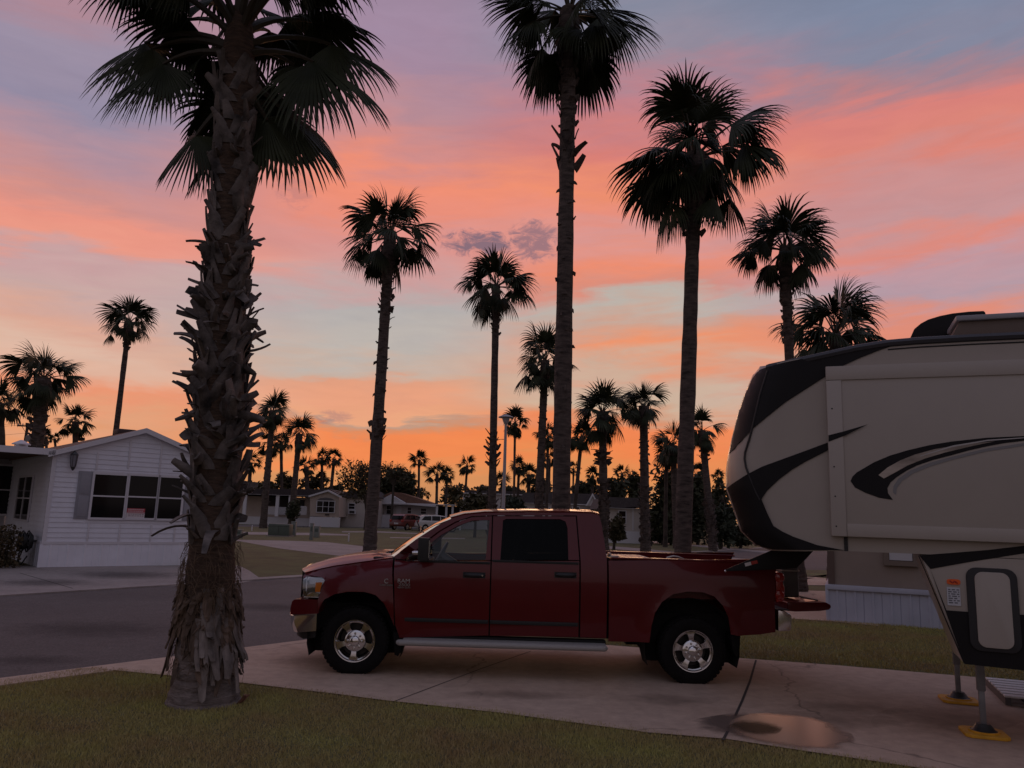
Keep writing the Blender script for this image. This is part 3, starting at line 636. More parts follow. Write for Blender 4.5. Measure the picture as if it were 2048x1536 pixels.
# wheels
def make_wheel():
    wh = bpy.data.objects.new('wheel', None); COL.objects.link(wh); wh.parent = truck; wh.empty_display_size = .2
    r = RW
    mb = MB(); mb.lathe([(.235, -.115), (.25, -.132), (.29, -.143), (.335, -.144), (.372, -.132), (.393, -.112), (r - .008, -.09), (r - .006, .09), (.393, .112), (.36, .135), (.29, .14), (.235, .115)], 72, 'y', close=True)
    for i in range(44):
        a = 2 * pi * i / 44
        for yy, da in ((-.098, 0), (-.045, .07), (.012, 0), (.066, .07), (.10, 0)):
            M = Matrix.Rotation(a + da, 4, 'Y') @ Matrix.Translation((0, yy, r - .004)) @ Matrix.Rotation(radians(18 * (1 if da else -1)), 4, 'Z')
            mb.box(-.021, .021, -.022, .022, -.012, .005, M)
        M = Matrix.Rotation(a, 4, 'Y') @ Matrix.Translation((0, -.118, .388)) @ Matrix.Rotation(radians(-50), 4, 'X'); mb.box(-.014, .014, -.02, .02, -.004, .006, M)
    tm = mb.build('tyre', rubber, wh, smooth=True, angle=35)
    mb = MB(); mb.lathe([(.252, -.128), (.246, -.138), (.236, -.136), (.226, -.118), (.212, -.112), (.200, -.06), (.195, .10), (.235, .12)], 64, 'y')
    mb.f = [f for f in mb.f if len(f) == 4]; mb.mi = mb.mi[:len(mb.f)]
    for k in range(5):
        a = 2 * pi * k / 5 + radians(180)
        # spokes: broad at the rim, pinched at the middle
        sec = [(.085, .050, -.096), (.12, .040, -.112), (.16, .042, -.118), (.195, .056, -.122), (.224, .080, -.122)]
        vs = []
        for rr, hw, yy in sec:
            for sx, dy in ((-1, .02), (-.72, 0), (.72, 0), (1, .02)): vs.append(Vector((hw * sx, yy + dy, rr)))
        for rr, hw, yy in sec:
            for sx in (-1, 1): vs.append(Vector((hw * sx, yy + .05, rr)))
        fs = []
        for i in range(4):
            for j in range(3): fs.append((i * 4 + j, i * 4 + j + 1, (i + 1) * 4 + j + 1, (i + 1) * 4 + j))
            b0 = 20 + i * 2; fs += [(i * 4, (i + 1) * 4, b0 + 2, b0), (i * 4 + 3, b0 + 1, b0 + 3, (i + 1) * 4 + 3)]
        M = Matrix.Rotation(a, 4, 'Y'); mb.add([M @ v for v in vs], fs)
    rm = mb.build('rim', alloy, wh, smooth=True, angle=30)
    mb = MB(); mb.lathe([(.13, -.095), (.128, -.11), (.118, -.12), (.10, -.124), (.066, -.135), (.060, -.160), (.045, -.172), (.001, -.176)], 40, 'y')
    for k in range(8):
        a = 2 * pi * k / 8; mb.lathe([(.014, -.12), (.014, -.142), (.009, -.150), (.001, -.151)], 10, 'y', (.088 * cos(a), 0, .088 * sin(a)))
    hcap = mb.build('hub_cap', chrome, wh, smooth=True, angle=40)
    mb = MB(); mb.lathe([(.19, .0), (.19, .03), (.05, .03), (.05, .0)], 40, 'y', close=True); mb.build('brake_disc', mat('brake_iron', (.05, .045, .042), .5, .6), wh, smooth=True)
    return wh
w0 = make_wheel(); w0.location = (0, -.855, RW - .012); w0.rotation_euler = (0, radians(2), 0)
for x, sg, ro in ((XR, -1, 30), (0, 1, 10), (XR, 1, 50)):
    c = copy_tree(w0, truck); c.location = (x, sg * .855, RW - .012); c.rotation_euler = (0, radians(ro if sg < 0 else -ro), 0 if sg < 0 else pi)
# badges
def badge(body, px, py, size, mt, sx=1.0):
    x, z = P([(px, py)])[0]; o = text('badge', body, size, (x, -(Wb(x, z) + .005), z), (pi / 2, 0, 0), mt, truck, .003, bold=.0); o.scale.x = sx; return o
badge('RAM', 807.5, 1161.8, .066, white_p, 1.15); badge('2500', 808.5, 1169.8, .050, grey_p, 1.45); badge('HEAVY DUTY', 808, 1175.3, .025, grey_p, 1.05)
badge('C', 772.5, 1162.5, .078, white_p); badge('TURBO DIESEL', 772.5, 1170, .026, grey_p, 1.0)

# things in the bed and on the tailgate
def on_truck(v): return Vector((_o.x + v[0] * cos(ayaw) - v[1] * sin(ayaw), _o.y + v[0] * sin(ayaw) + v[1] * cos(ayaw), v[2]))
x0, z0 = T.hit(1230, 1118, -.5); x1, z1 = T.hit(1310, 1118, -.5)
tb = thing('tool_box', 'low silver tread plate tool box in the truck bed behind the cab', 'tool box', on_truck(((x0 + x1) / 2, 0, bz)), ayaw)
wd = (x1 - x0) / 2; hh = T.hit(1270, 1114, 0)[1] - bz
mb = MB(); mb.box(-wd, wd, -.62, .62, .0, hh - .03); mb.build('box_body', tread, tb, bevel=.01)
mb = MB(); mb.box(-wd - .02, wd + .02, -.64, .64, hh - .028, hh); ld = mb.build('lid', tread, tb, bevel=.006)
mb = MB()
for k in range(9): xx = -wd + .06 + k * (2 * wd - .12) / 8; mb.box(xx - .012, xx + .012, -.60, .60, hh, hh + .006)
mb.build('rib', mat('bare_metal', (.5, .46, .42), .35, .8), ld)
x0, z0 = T.hit(1329, 1120, -.3); x1, z1 = T.hit(1376, 1119, -.3)
ht = thing('hitch_hoop', 'thin bent metal hoop standing up in the middle of the truck bed', 'hoop', on_truck((x0, -.3, bz)), ayaw)
mb = MB(); L_ = x1 - x0; zt = T.hit(1348, 1112.5, -.3)[1] - bz
mb.tube([(0, 0, 0), (0, 0, zt - .09), (.04, 0, zt - .02), (.12, 0, zt), (L_ * .6, 0, zt - .01), (L_ - .03, 0, zt - .05), (L_, 0, zt - .12), (L_, 0, 0)], .014, 8); mb.build('hoop_tube', mat('bare_metal', (.5, .46, .42), .35, .8), ht, smooth=True)
x0, zb = T.hit(1566, 1200, -.45); x1, zt = T.hit(1597.5, 1133, -.45)
gb = thing('grey_crate', 'tall grey metal box standing upright on the lowered tailgate', 'box', on_truck(((x0 + x1) / 2, -.15, bz + .02)), ayaw)
wd = (x1 - x0) / 2; hh = zt - zb
mb = MB(); mb.box(-wd, wd, -.30, .30, .0, hh); mb.build('box_body', mat('galvanised', (.13, .125, .12), .5, .5, var=.25, vs=6), gb, bevel=.03, segs=3)
mb = MB(); mb.box(-wd - .008, wd + .008, -.308, .308, hh - .10, hh - .085); mb.build('lid_band', mat('bare_metal', (.5, .46, .42), .35, .8), gb)
mb = MB(); mb.tube([(wd + .0, -.1, hh * .7), (wd + .03, -.1, hh * .68), (wd + .03, .1, hh * .68), (wd, .1, hh * .7)], .01, 6); mb.build('handle', black, gb, smooth=True)

# ------------------------------------------------------------------ fifth wheel trailer
rv_tan = mat('trailer_beige', (.38, .325, .285), .38, var=.03, vs=2, coat=.2); rv_dark = mat('trailer_black', (.011, .0095, .011), .5, var=.1, vs=3, spec=.2)
rv_slide = mat('slide_beige', (.405, .35, .31), .42, var=.03, vs=2); rv_trim = mat('trim_beige', (.43, .375, .34), .35); seal = mat('seal_black', (.02, .018, .02), .6)
silver = mat('decal_silver', (.42, .40, .41), .3, .4); rv_white = mat('white_plastic', (.62, .60, .60), .45)
V = Fr(Vector((4.94, 8.61, 0)), radians(-22)); HW = 1.22; RC = .42
rv = thing('travel_trailer', 'beige fifth wheel trailer with black swooshes and raised nose over the pickup bed', 'trailer', V.o, V.yaw)
_nose = [(1541, 1100), (1510, 1090), (1482, 1062), (1465, 1012), (1453, 978), (1452.5, 945), (1457, 911), (1465, 876), (1475, 835), (1489, 793), (1504.5, 756), (1518, 739), (1539, 731)]
_np = [V.hit(x, y, -(HW - RC) + .06) for x, y in _nose]; _nz = [p[1] for p in _np]; _nx = [p[0] for p in _np]
def nose_x(z): return float(np.interp(z, _nz, _nx))
def Wv(x, z):
    s_ = x - nose_x(z)
    if s_ >= RC: return HW
    k = max(0.0, min(1.0, (RC - s_) / RC)); return HW - RC + RC * sqrt(max(0.0, 1 - k * k))
PV = lambda pts: [V.hitw(x, y, Wv) for x, y in pts]
def rvp(name, pix, material, off, thick=.004, step=.08, parent=None, pts=None):
    return panel(name, pts or PV(pix), step, lambda x, z: Vector((x, -(Wv(x, z) + off), z)), material, parent or rv, thick, -1)
def shell(name, outline, step, wf, material, parent):
    bm = panel_bm(outline, step, lambda x, z: Vector((x, -wf(x, z), z)))
    vs = bm.verts[:]; fs = bm.faces[:]; bs = [e for e in bm.edges if e.is_boundary]
    mir = {v: bm.verts.new((v.co.x, -v.co.y, v.co.z)) for v in vs}
    for f in fs: bm.faces.new([mir[v] for v in reversed(f.verts)])
    for e in bs: bm.faces.new((e.verts[0], e.verts[1], mir[e.verts[1]], mir[e.verts[0]]))
    bmesh.ops.recalc_face_normals(bm, faces=bm.faces[:])
    me = bpy.data.meshes.new(name); bm.to_mesh(me); bm.free(); me.materials.append(material)
    me.polygons.foreach_set('use_smooth', [True] * len(me.polygons)); me.set_sharp_from_angle(angle=radians(28))
    o = bpy.data.objects.new(name, me); COL.objects.link(o); o.parent = parent; return o
roofpix = [(1539, 731), (1627, 712), (1713, 693), (1775, 683), (1834, 678), (1940, 672), (2048, 667)]
roof = PV(roofpix); zr = roof[-1][1]; XE = 7.2
under_l = PV([(1541, 1100), (1689, 1102), (1817, 1107)]); zu = under_l[-1][1]
xl = V.hit(1835, 1110, -HW)[0]
out = list(_np[:-1]) + roof + [(XE, zr), (XE, .55)] + [(xl + .0, zu), under_l[1]]
q1 = V.hit(1928, 1327, -HW); zb_ = q1[1]
body_out = _np[:-1] + roof + [(XE, zr), (XE, zu - .02), (xl, zu), under_l[1]]
shell('body', body_out, .08, Wv, rv_tan, rv)
# lower body: near compartment wall with slanted front, deeper section behind it
mb = MB(); mb.prism([(xl + .02, zu - .003), (q1[0], zb_), (XE, zb_), (XE, zu - .003)], -(HW - .003), -.55); mb.build('lower_body', rv_tan, rv, bevel=.02)
mb = MB(); mb.prism([(xl + 1.1, zu - .003), (xl + 1.35, zb_ + .1), (XE, zb_ + .1), (XE, zu - .003)], -.55, HW); mb.build('lower_body', rv_dark, rv)
fz = lambda x, z: HW
def flat(name, pix, mt, off, th=.004, step=.5, parent=None):
    return panel(name, [V.hit(x, y, -(HW + off)) for x, y in pix], step, lambda x, z: Vector((x, -(HW + off), z)), mt, parent or rv, th, -1, smooth=False)
# black graphics on the nose cap and side
rvp('graphic', [(1458.5, 908), (1465, 876), (1475, 835), (1489, 793), (1504.5, 757), (1519, 740), (1539, 733), (1627, 714), (1713, 695), (1775, 686), (1800, 687), (1760, 700), (1720, 716), (1682, 733.5), (1634, 764), (1572, 804), (1506, 857), (1480, 884)], rv_dark, .011, .012, .06)
rvp('graphic', [(1454, 976), (1494, 949), (1525, 933), (1558, 921), (1610, 902), (1657, 884.5), (1657, 900), (1613, 922.5), (1585, 939), (1558, 959), (1534, 982), (1523, 998.5), (1534, 1025), (1547, 1052), (1565, 1063), (1586, 1073), (1634, 1090), (1689, 1100.5), (1600, 1100), (1545, 1099), (1512, 1089), (1484, 1062), (1467, 1012)], rv_dark, .011, .012, .06)
# seam strip where the cap meets the wall
sp = PV([(1535, 742), (1520, 790), (1505, 855), (1498, 880), (1490, 905), (1489, 918), (1492, 935), (1497, 948)])
mb = MB(); mb.tube([Vector((x, -(Wv(x, z) + .010), z)) for x, z in sp], .011, 6); mb.build('seam_strip', seal, rv, smooth=True)
sp = PV([(1497, 948), (1512, 985), (1520, 1000)]); mb = MB(); mb.tube([Vector((x, -(Wv(x, z) + .006), z)) for x, z in sp], .009, 6); mb.build('seam_strip', seal, rv, smooth=True)
# roof gutter
gl = PV([(1536, 732), (1539, 731), (1627, 712), (1713, 693), (1775, 683), (1834, 678), (1940, 672), (2048, 667)]) + [(XE, zr)]
mb = MB()
for sg in (-1, 1): mb.tube([Vector((x, sg * (Wv(x, z) - .01), z - .02)) for x, z in gl], .042, 8)
mb.build('gutter', mat('gutter_dark', (.045, .042, .05), .45), rv, smooth=True)
mb = MB(); mb.tube([Vector((x, -(HW + .0), z - .085)) for x, z in gl[4:]], .008, 6); mb.build('seam_strip', seal, rv, smooth=True)
# slide-out
sl = PV([(1649, 735.6), (2048, 721), (2048, 1086), (1664, 1073)]); xs0 = (sl[0][0] + sl[3][0]) / 2; zt_ = (sl[0][1] + sl[1][1]) / 2; zb2 = (sl[2][1] + sl[3][1]) / 2
xs1 = 5.6; so_ = .075
mb = MB(); mb.box(xs0, xs1, -(HW + so_), -(HW - .3), zb2, zt_); sld = mb.build('slide_out', rv_slide, rv, bevel=.012)
def slp(pix): return [V.hit(x, y, -(HW + so_)) for x, y in pix]
zh = (slp([(1649, 762)])[0][1] + slp([(2040, 748)])[0][1]) / 2; xv = (slp([(1679, 735)])[0][0] + slp([(1696, 1074)])[0][0]) / 2
mb = MB(); mb.box(xs0 + .004, xs1, -(HW + so_ + .014), -(HW + so_ - .01), zh, zt_ - .004); mb.build('flange', rv_trim, sld, bevel=.005)
mb = MB(); mb.box(xs0 + .004, xv, -(HW + so_ + .014), -(HW + so_ - .01), zb2 + .004, zh - .004); mb.build('flange', rv_trim, sld, bevel=.005)
z48 = slp([(1700, 1048)])[0][1]; mb = MB(); mb.box(xv + .004, xs1, -(HW + so_ + .012), -(HW + so_ - .01), zb2 + .004, z48); mb.build('flange', rv_slide, sld, bevel=.005)
mb = MB()
for k in range(5): mb.lathe([(.001, -.004), (.008, -.002), (.009, .004)], 8, 'y', (xs0 + .05, -(HW + so_ + .014), zb2 + .1 + k * (zh - zb2 - .1) / 5))
mb.build('screw', seal, sld)
def sg_(name, pix, mt, of): return panel(name, [V.hit(x, y, -(HW + so_ + of)) for x, y in pix], .3, lambda x, z: Vector((x, -(HW + so_ + of), z)), mt, sld, .003, -1, smooth=False)
sg_('graphic', [(1657, 870.5), (1690, 862), (1736, 848.5), (1690, 871), (1657, 883.5)], rv_dark, .0185)
upp = [(1701, 962), (1705, 953), (1713, 945), (1748, 924.5), (1780, 911), (1817, 900), (1860, 890), (1903, 883), (1972, 875.5), (2048, 872), (2150, 876)]
low = [(2150, 885), (2048, 881.5), (2010, 886), (1972, 893), (1937, 901), (1903, 910.5), (1866, 920), (1834, 931), (1812, 942), (1792.6, 955), (1781, 965), (1775, 976), (1776, 986), (1786, 1000), (1758, 995.5), (1730.5, 985.5), (1710, 975)]
g0 = sg_('graphic', upp + low, rv_dark, .004)
mflame = mat('decal_bronze', (.10, .075, .06), .4, .3, vs=1.4, c2=(.45, .38, .33), stretch=(1, 1, 3), var=.3)
sg_('graphic', [(1757, 950), (1775, 935), (1800, 921), (1830, 909), (1870, 898), (1930, 888), (1990, 882.5), (1940, 893), (1890, 905), (1850, 917), (1815, 931), (1790, 945), (1768, 957)], mflame, .0075)
sg_('graphic', [(2048, 876.3), (1975, 882), (1905, 894), (1840, 913), (1842, 911), (1905, 891), (1975, 879.5), (2048, 874.6)], silver, .0095)
sg_('graphic', [(2150, 896), (2048, 891.5), (1972, 903), (1903, 920), (1860, 933), (1826, 947), (1804, 962), (1794, 976), (1792, 990), (1786, 985), (1787, 972), (1797, 957), (1820, 941), (1858, 926), (1903, 913.5), (1972, 897), (2048, 886), (2150, 890)], mat('decal_grey', (.22, .21, .215), .35), .004)
# lower graphics and hatch
flat('graphic', [(1838, 1110.5), (1900, 1106), (1975, 1100), (2060, 1090), (2200, 1076), (2200, 1085), (2048, 1107), (1950, 1122), (1861, 1138)], rv_dark, .003)
flat('graphic', [(1861, 1139), (1893, 1220.5), (1940, 1224), (2046, 1229.5), (2200, 1238), (2200, 1352), (2048, 1341), (1929, 1328)], rv_dark, .003)
flat('graphic', [(1836, 1111), (1838, 1111), (1930, 1326), (1927, 1326)], rv_dark, .004)
def rrect(x0, x1, z0, z1, r, n=6):
    pts = []
    for cx_, cz_, a0 in ((x1 - r, z1 - r, 0), (x0 + r, z1 - r, pi / 2), (x0 + r, z0 + r, pi), (x1 - r, z0 + r, 1.5 * pi)):
        pts += [(cx_ + r * cos(a0 + pi / 2 * k / n), cz_ + r * sin(a0 + pi / 2 * k / n)) for k in range(n + 1)]
    return pts
hx0, hz1 = V.hit(1931, 1134, -HW - .02); hx1, hz0 = V.hit(2046, 1309, -HW - .02)
mb = MB(); mb.prism(rrect(hx0, hx1, hz0, hz1, .09), -(HW + .022), -(HW - .02)); hf = mb.build('hatch_frame', seal, rv, bevel=.006)
ix0, iz1 = V.hit(1948, 1143, -HW - .03); ix1, iz0 = V.hit(2030, 1300, -HW - .03)
mb = MB(); mb.prism(rrect(ix0, ix1, iz0, iz1, .07), -(HW + .034), -(HW + .0)); mb.build('hatch_door', rv_slide, hf, bevel=.006)
def oval(px0, px1, py0, py1): 
    x0, z1 = V.hit(px0, py0, -HW); x1, z0 = V.hit(px1, py1, -HW); return (x0 + x1) / 2, (z0 + z1) / 2, (x1 - x0) / 2, (z1 - z0) / 2
cx, cz, rx, rz = oval(1893, 1921, 1157.5, 1170)
om = mat('sticker_orange', (.80, .12, .02), .35); mb = MB(); mb.prism([(cx + rx * math.copysign(abs(cos(a)) ** .55, cos(a)), cz + rz * math.copysign(abs(sin(a)) ** .55, sin(a))) for a in [2 * pi * k / 28 for k in range(28)]], -(HW + .006), -(HW + .001)); stk = mb.build('orange_sticker', om, rv)
mb = MB(); mb.tube([(cx + rx * q, -(HW + .007), cz + rz * .3 * sin(q * 9)) for q in [-.6 + .1 * k for k in range(13)]], .007, 5); mb.build('sticker_script', mat('sticker_red', (.42, .03, .01), .5), stk)
cx, cz, rx, rz = oval(1893, 1922, 1174, 1212)
mb = MB(); mb.box(cx - rx, cx + rx, -(HW + .006), -(HW + .001), cz - rz, cz + rz); lb = mb.build('white_label', mat('label_paper', (.52, .52, .56), .5), rv)
mb = MB(); lr = random.Random(3)
for k in range(7):
    z = cz + rz * (.75 - k * .24); x = cx - rx * .8
    while x < cx + rx * .7:
        l_ = lr.uniform(.012, .04); mb.box(x, min(x + l_, cx + rx * .85), -(HW + .0075), -(HW + .006), z - .005, z + .005); x += l_ + .012
mb.build('label_lines', mat('label_ink', (.10, .10, .12), .6), lb)
mb = MB(); x, z = V.hit(1692, 1088, -HW - .01); mb.box(x - .018, x + .018, -(HW + .01), -(HW - .01), z - .07, zb2 - .004); mb.build('corner_strip', seal, rv)
# pin box under the nose
pb = [V.hit(x, y, -.14) for x, y in ((1447, 1143), (1452, 1138.5), (1542, 1101), (1560, 1096), (1630, 1098), (1612, 1118), (1593, 1136), (1560, 1138.5), (1500, 1141))]
mb = MB(); mb.prism(pb, -.17, .17); pbx = mb.build('pin_box', rv_dark, rv, bevel=.008)
mb = MB(); q = [V.hit(x, y, -.175) for x, y in ((1489, 1126.5), (1501, 1123.5), (1503, 1130), (1491, 1133))]; mb.prism(q, -.175, -.171); mb.build('reflector', rv_white, pbx)
mb = MB(); q = [V.hit(x, y, -.175) for x, y in ((1501.6, 1123.3), (1514, 1120), (1516, 1126.5), (1503.6, 1129.8))]; mb.prism(q, -.175, -.171); mb.build('reflector', redlens, pbx)
x, z = V.hit(1449, 1142, -.17); mb = MB(); mb.lathe([(.001, -.012), (.014, 0), (.001, .012)], 8, 'y', (x + .01, -.17, z)); mb.build('bolt', chrome, pbx, smooth=True)
# landing legs
leg_m = mat('leg_steel', (.20, .20, .21), .45, .6, var=.2, vs=9); legb = mat('leg_black', (.03, .03, .03), .5)
for yy, p0, z1_ in ((-.78, gnd(1966, 1470), .0), (.78, gnd(1917, 1404), .0)):
    lx = V.loc(p0 - V.o).x
    top = zb_ + .25
    mb = MB(); mb.box(lx - .036, lx + .036, yy - .036, yy + .036, .42, top); lg = mb.build('landing_leg', leg_m, rv, bevel=.008)
    mb = MB(); mb.box(lx - .026, lx + .026, yy - .026, yy + .026, .08, .43); mb.build('inner_tube', leg_m, lg, bevel=.005)
    mb = MB(); mb.lathe([(.06, .12), (.10, .065), (.12, .058), (.12, .050)], 16, 'z', (lx, yy, 0)); mb.build('foot', legb, lg, smooth=True)
    mb = MB(); mb.box(lx - .06, lx + .06, yy - .06, yy + .06, top - .3, top); mb.build('leg_collar', legb, lg, bevel=.01)
    w_ = V.o + Vector((lx * V.c - yy * V.s, lx * V.s + yy * V.c, 0))
    pad = thing('jack_pad', 'yellow plastic jack pad under the nearer trailer leg' if yy < 0 else 'yellow plastic jack pad under the farther trailer leg', 'jack pad', w_ + Vector((0, 0, .016)), V.yaw + radians(4), 'jack pads under the trailer legs')
    ym = mat('pad_yellow', (.62, .30, .015), .55, var=.2, vs=8)
    oc = lambda a, c_: [(a, c_), (c_, a), (-c_, a), (-a, c_), (-a, -c_), (-c_, -a), (c_, -a), (a, -c_)]
    def slab(ring, z0, z1):
        b_ = MB(); n_ = len(ring); b_.add([(x, y, z0) for x, y in ring] + [(x, y, z1) for x, y in ring], [tuple(range(n_ - 1, -1, -1)), tuple(range(n_, 2 * n_))] + [(i, (i + 1) % n_, (i + 1) % n_ + n_, i + n_) for i in range(n_)]); return b_
    slab(oc(.19, .145), .0, .03).build('pad_plate', ym, pad, bevel=.006)
    mb = MB(); mb.lathe([(.135, .03), (.135, .044), (.118, .044), (.118, .03)], 32, 'z', close=True); mb.build('raised_ring', ym, pad, smooth=True)
# roof unit and hatch
x0, z0 = V.hit(1820, 676, -.3)
ac = [V.hit(x, y, -.3) for x, y in ((1820, 678), (1827, 661), (1840, 650), (1855, 642), (1878, 635), (1903, 630), (1935, 626.5), (1965, 625), (1968, 628), (1973, 646), (1973, 678))]
mb = MB(); mb.prism(ac, -.38, .38); mb.build('air_conditioner', rv_dark, rv, bevel=.04, segs=3)
h0, h1 = V.hit(1898, 671, -.85), V.hit(1913, 651, -.85); mb = MB()
mb.prism([(h0[0], h0[1] - .05), (h1[0], h1[1]), (4.8, h1[1]), (4.8, h0[1] - .05)], -1.02, -.45); sk = mb.build('roof_hatch', mat('hatch_frame_brown', (.14, .10, .08), .6), rv, bevel=.01)
mb = MB(); mb.box(h1[0] - .03, 4.84, -1.06, -.41, h1[1] + .001, h1[1] + .055); mb.build('hatch_lid', mat('hatch_lid_grey', (.30, .29, .32), .35), sk, bevel=.012)
# trailer wheels (towards the rear, beyond the picture)
for xx in (4.3, 5.25):
    for sg in (-1, 1):
        mb = MB(); mb.lathe([(.20, -.10), (.30, -.11), (.36, -.09), (.38, 0), (.36, .09), (.30, .11), (.20, .10)], 36, 'y', (xx, sg * 1.08, .38), close=True); wl = mb.build('trailer_wheel', rubber, rv, smooth=True)
        mb = MB(); mb.lathe([(.21, -.10), (.20, -.08), (.10, -.06), (.05, -.11), (.001, -.12)] if sg < 0 else [(.001, .12), (.05, .11), (.10, .06), (.20, .08), (.21, .10)], 30, 'y', (xx, sg * 1.08, .38)); mb.build('rim', alloy, wl, smooth=True)
# white slatted step pad lying by the trailer
A_, B_, C_, D_ = gnd(1975, 1353, .12), gnd(2075, 1362, .12), gnd(2110, 1400, .12), gnd(2004, 1391, .12)
st = thing('step_stool', 'white slatted plastic step lying beside the trailer at the picture edge', 'step', ((A_ + C_) / 2).to_2d().to_3d() + Vector((0, 0, .014)), V.yaw)
fr2 = Fr(st.location, V.yaw); L4 = [fr2.loc(p - st.location) for p in (A_, B_, C_, D_)]
x0 = (L4[0].x + L4[3].x) / 2; x1 = (L4[1].x + L4[2].x) / 2; y0 = (L4[3].y + L4[2].y) / 2; y1 = (L4[0].y + L4[1].y) / 2
mb = MB(); n_ = 7
for k in range(n_):
    a = y0 + (y1 - y0) * k / n_; b = a + (y1 - y0) / n_ * .72; mb.box(x0, x1, a, b, .085, .105)
mb.build('step_top', rv_white, st, bevel=.004)
mb = MB()
for k in range(3): xx = x0 + (x1 - x0) * (.06 + .44 * k); mb.box(xx - .03, xx + .03, y0 + .01, y1 - .01, 0, .084)
mb.build('step_base', mat('step_grey', (.10, .09, .09), .7), st)

# ------------------------------------------------------------------ white mobile home on the left
siding = mat('white_siding', (.68, .68, .75), .6, var=.05, vs=2.5, bump=.05, bs=30); skirt_m = mat('skirting_vinyl', (.72, .72, .80), .55, var=.07, vs=1.6)
trimw = mat('white_trim', (.60, .58, .62), .5); shut = mat('grey_shutter', (.27, .265, .30), .6, var=.06, vs=5); shingle = mat('brown_shingle', (.17, .09, .06), .9, var=.25, vs=14, c2=(.22, .12, .08), bump=.6, bs=60)
pane = mat('dark_window', (.008, .007, .008), .06, spec=.25); shade = mat('recess_dark', (.03, .025, .025), .9)  # recess_dark: vents, seams, and painted shade in porch and carport
hA, hB = gnd(77, 1135), gnd(455, 1133); hy = radians(41); H = Fr(hA, hy); HWD = 4.95; HL = 15.0
home = thing('mobile_home', 'white lap sided mobile home with grey shutters and a low gable across the street', 'house', hA, hy)
zs = H.hit(85, 1085)[1]; ze = H.hit(104, 905)[1]; zp = H.hit(300, 862)[1]; xp = HWD / 2
gab = [(0, zs), (HWD, zs), (HWD, ze), (xp, zp), (0, ze)]
mb = MB(); mb.prism(gab, .02, HL); core = mb.build('wall', siding, home)
def boards(name, poly_fn, z0, z1, ph, tf, mt, parent):
    mb = MB(); z = z0
    while z < z1 - .01:
        zt2 = min(z + ph, z1); a0, a1 = poly_fn(z); b0, b1 = poly_fn(zt2)
        if b1 - b0 > .03 or a1 - a0 > .03:
            for (p, q, r, s_) in ((tf(a0, -.022, z), tf(a1, -.022, z), tf(b1, -.004, zt2), tf(b0, -.004, zt2)), (tf(a0, .01, z), tf(a1, .01, z), tf(a1, -.022, z), tf(a0, -.022, z))): mb.poly([p, q, r, s_])
        z = zt2
    return mb.build(name, mt, parent, fixn=False)
gx = lambda z: (0, HWD) if z <= ze else (xp * (z - ze) / (zp - ze), HWD - (HWD - xp) * (z - ze) / (zp - ze))
boards('siding', gx, zs, zp - .02, .148, lambda x, y, z: (x, y, z), siding, home)
boards('siding', lambda z: (0, HL), zs, ze, .148, lambda x, y, z: (y, HL - x, z), siding, home)
# battens of the siding, corner boards, belt
for px_, y0_, y1_ in ((196, 905, 940), (262, 880, 938), (325, 880, 950), (178, 1045, 1084), (240, 1050, 1084), (303, 1050, 1084), (350, 1050, 1084)):
    x, zt2 = H.hit(px_, y0_); _, zb3 = H.hit(px_, y1_); zt2 = min(zt2, np.interp(x, [0, xp, HWD], [ze, zp, ze]) - .1); mb = MB(); mb.box(x - .03, x + .03, -.03, .0, zb3, zt2); mb.build('batten', trimw, home, bevel=.004)
for a, b in ((-.012, .10), (HWD - .10, HWD + .012)): mb = MB(); mb.box(a, b, -.035, .10, zs, ze); mb.build('corner_board', trimw, home)
mb = MB(); mb.box(-.02, HWD + .02, -.045, .0, zs - .05, zs + .03); mb.box(-.045, -.02, .0, HL, zs - .05, zs + .03); mb.build('belt_board', trimw, home)
# vinyl skirting with pressed ribs
def ribbed(name, L_, h, tf, mt, parent, pitch=.46, d=.014):
    mb = MB(); x = 0
    prof = [(0, 0), (.42, 0), (.47, -d), (.53, -d), (.58, 0), (.94, 0), (.96, d * .6), (.98, d * .6), (1, 0)]
    pts = []
    while x < L_:
        pts += [(x + p * pitch, y) for p, y in prof[:-1] if x + p * pitch <= L_]; x += pitch
    pts.append((L_, 0))
    for (xa, ya), (xb, yb) in zip(pts, pts[1:]): mb.poly([tf(xa, ya - .03, 0.0), tf(xb, yb - .03, 0.0), tf(xb, yb - .03, h), tf(xa, ya - .03, h)])
    return mb.build(name, mt, parent, fixn=False)
ribbed('skirting', HWD, zs - .045, lambda x, y, z: (x, y, z), skirt_m, home); ribbed('skirting', HL, zs - .045, lambda x, y, z: (y, HL - x, z), skirt_m, home)
mb = MB(); mb.box(.01, HWD, .0, HL, .0, zs); mb.build('foundation', shade, home)
mb = MB(); mb.box(-.05, .03, -.05, .03, .0, zs - .052); mb.build('skirting_corner', skirt_m, home)
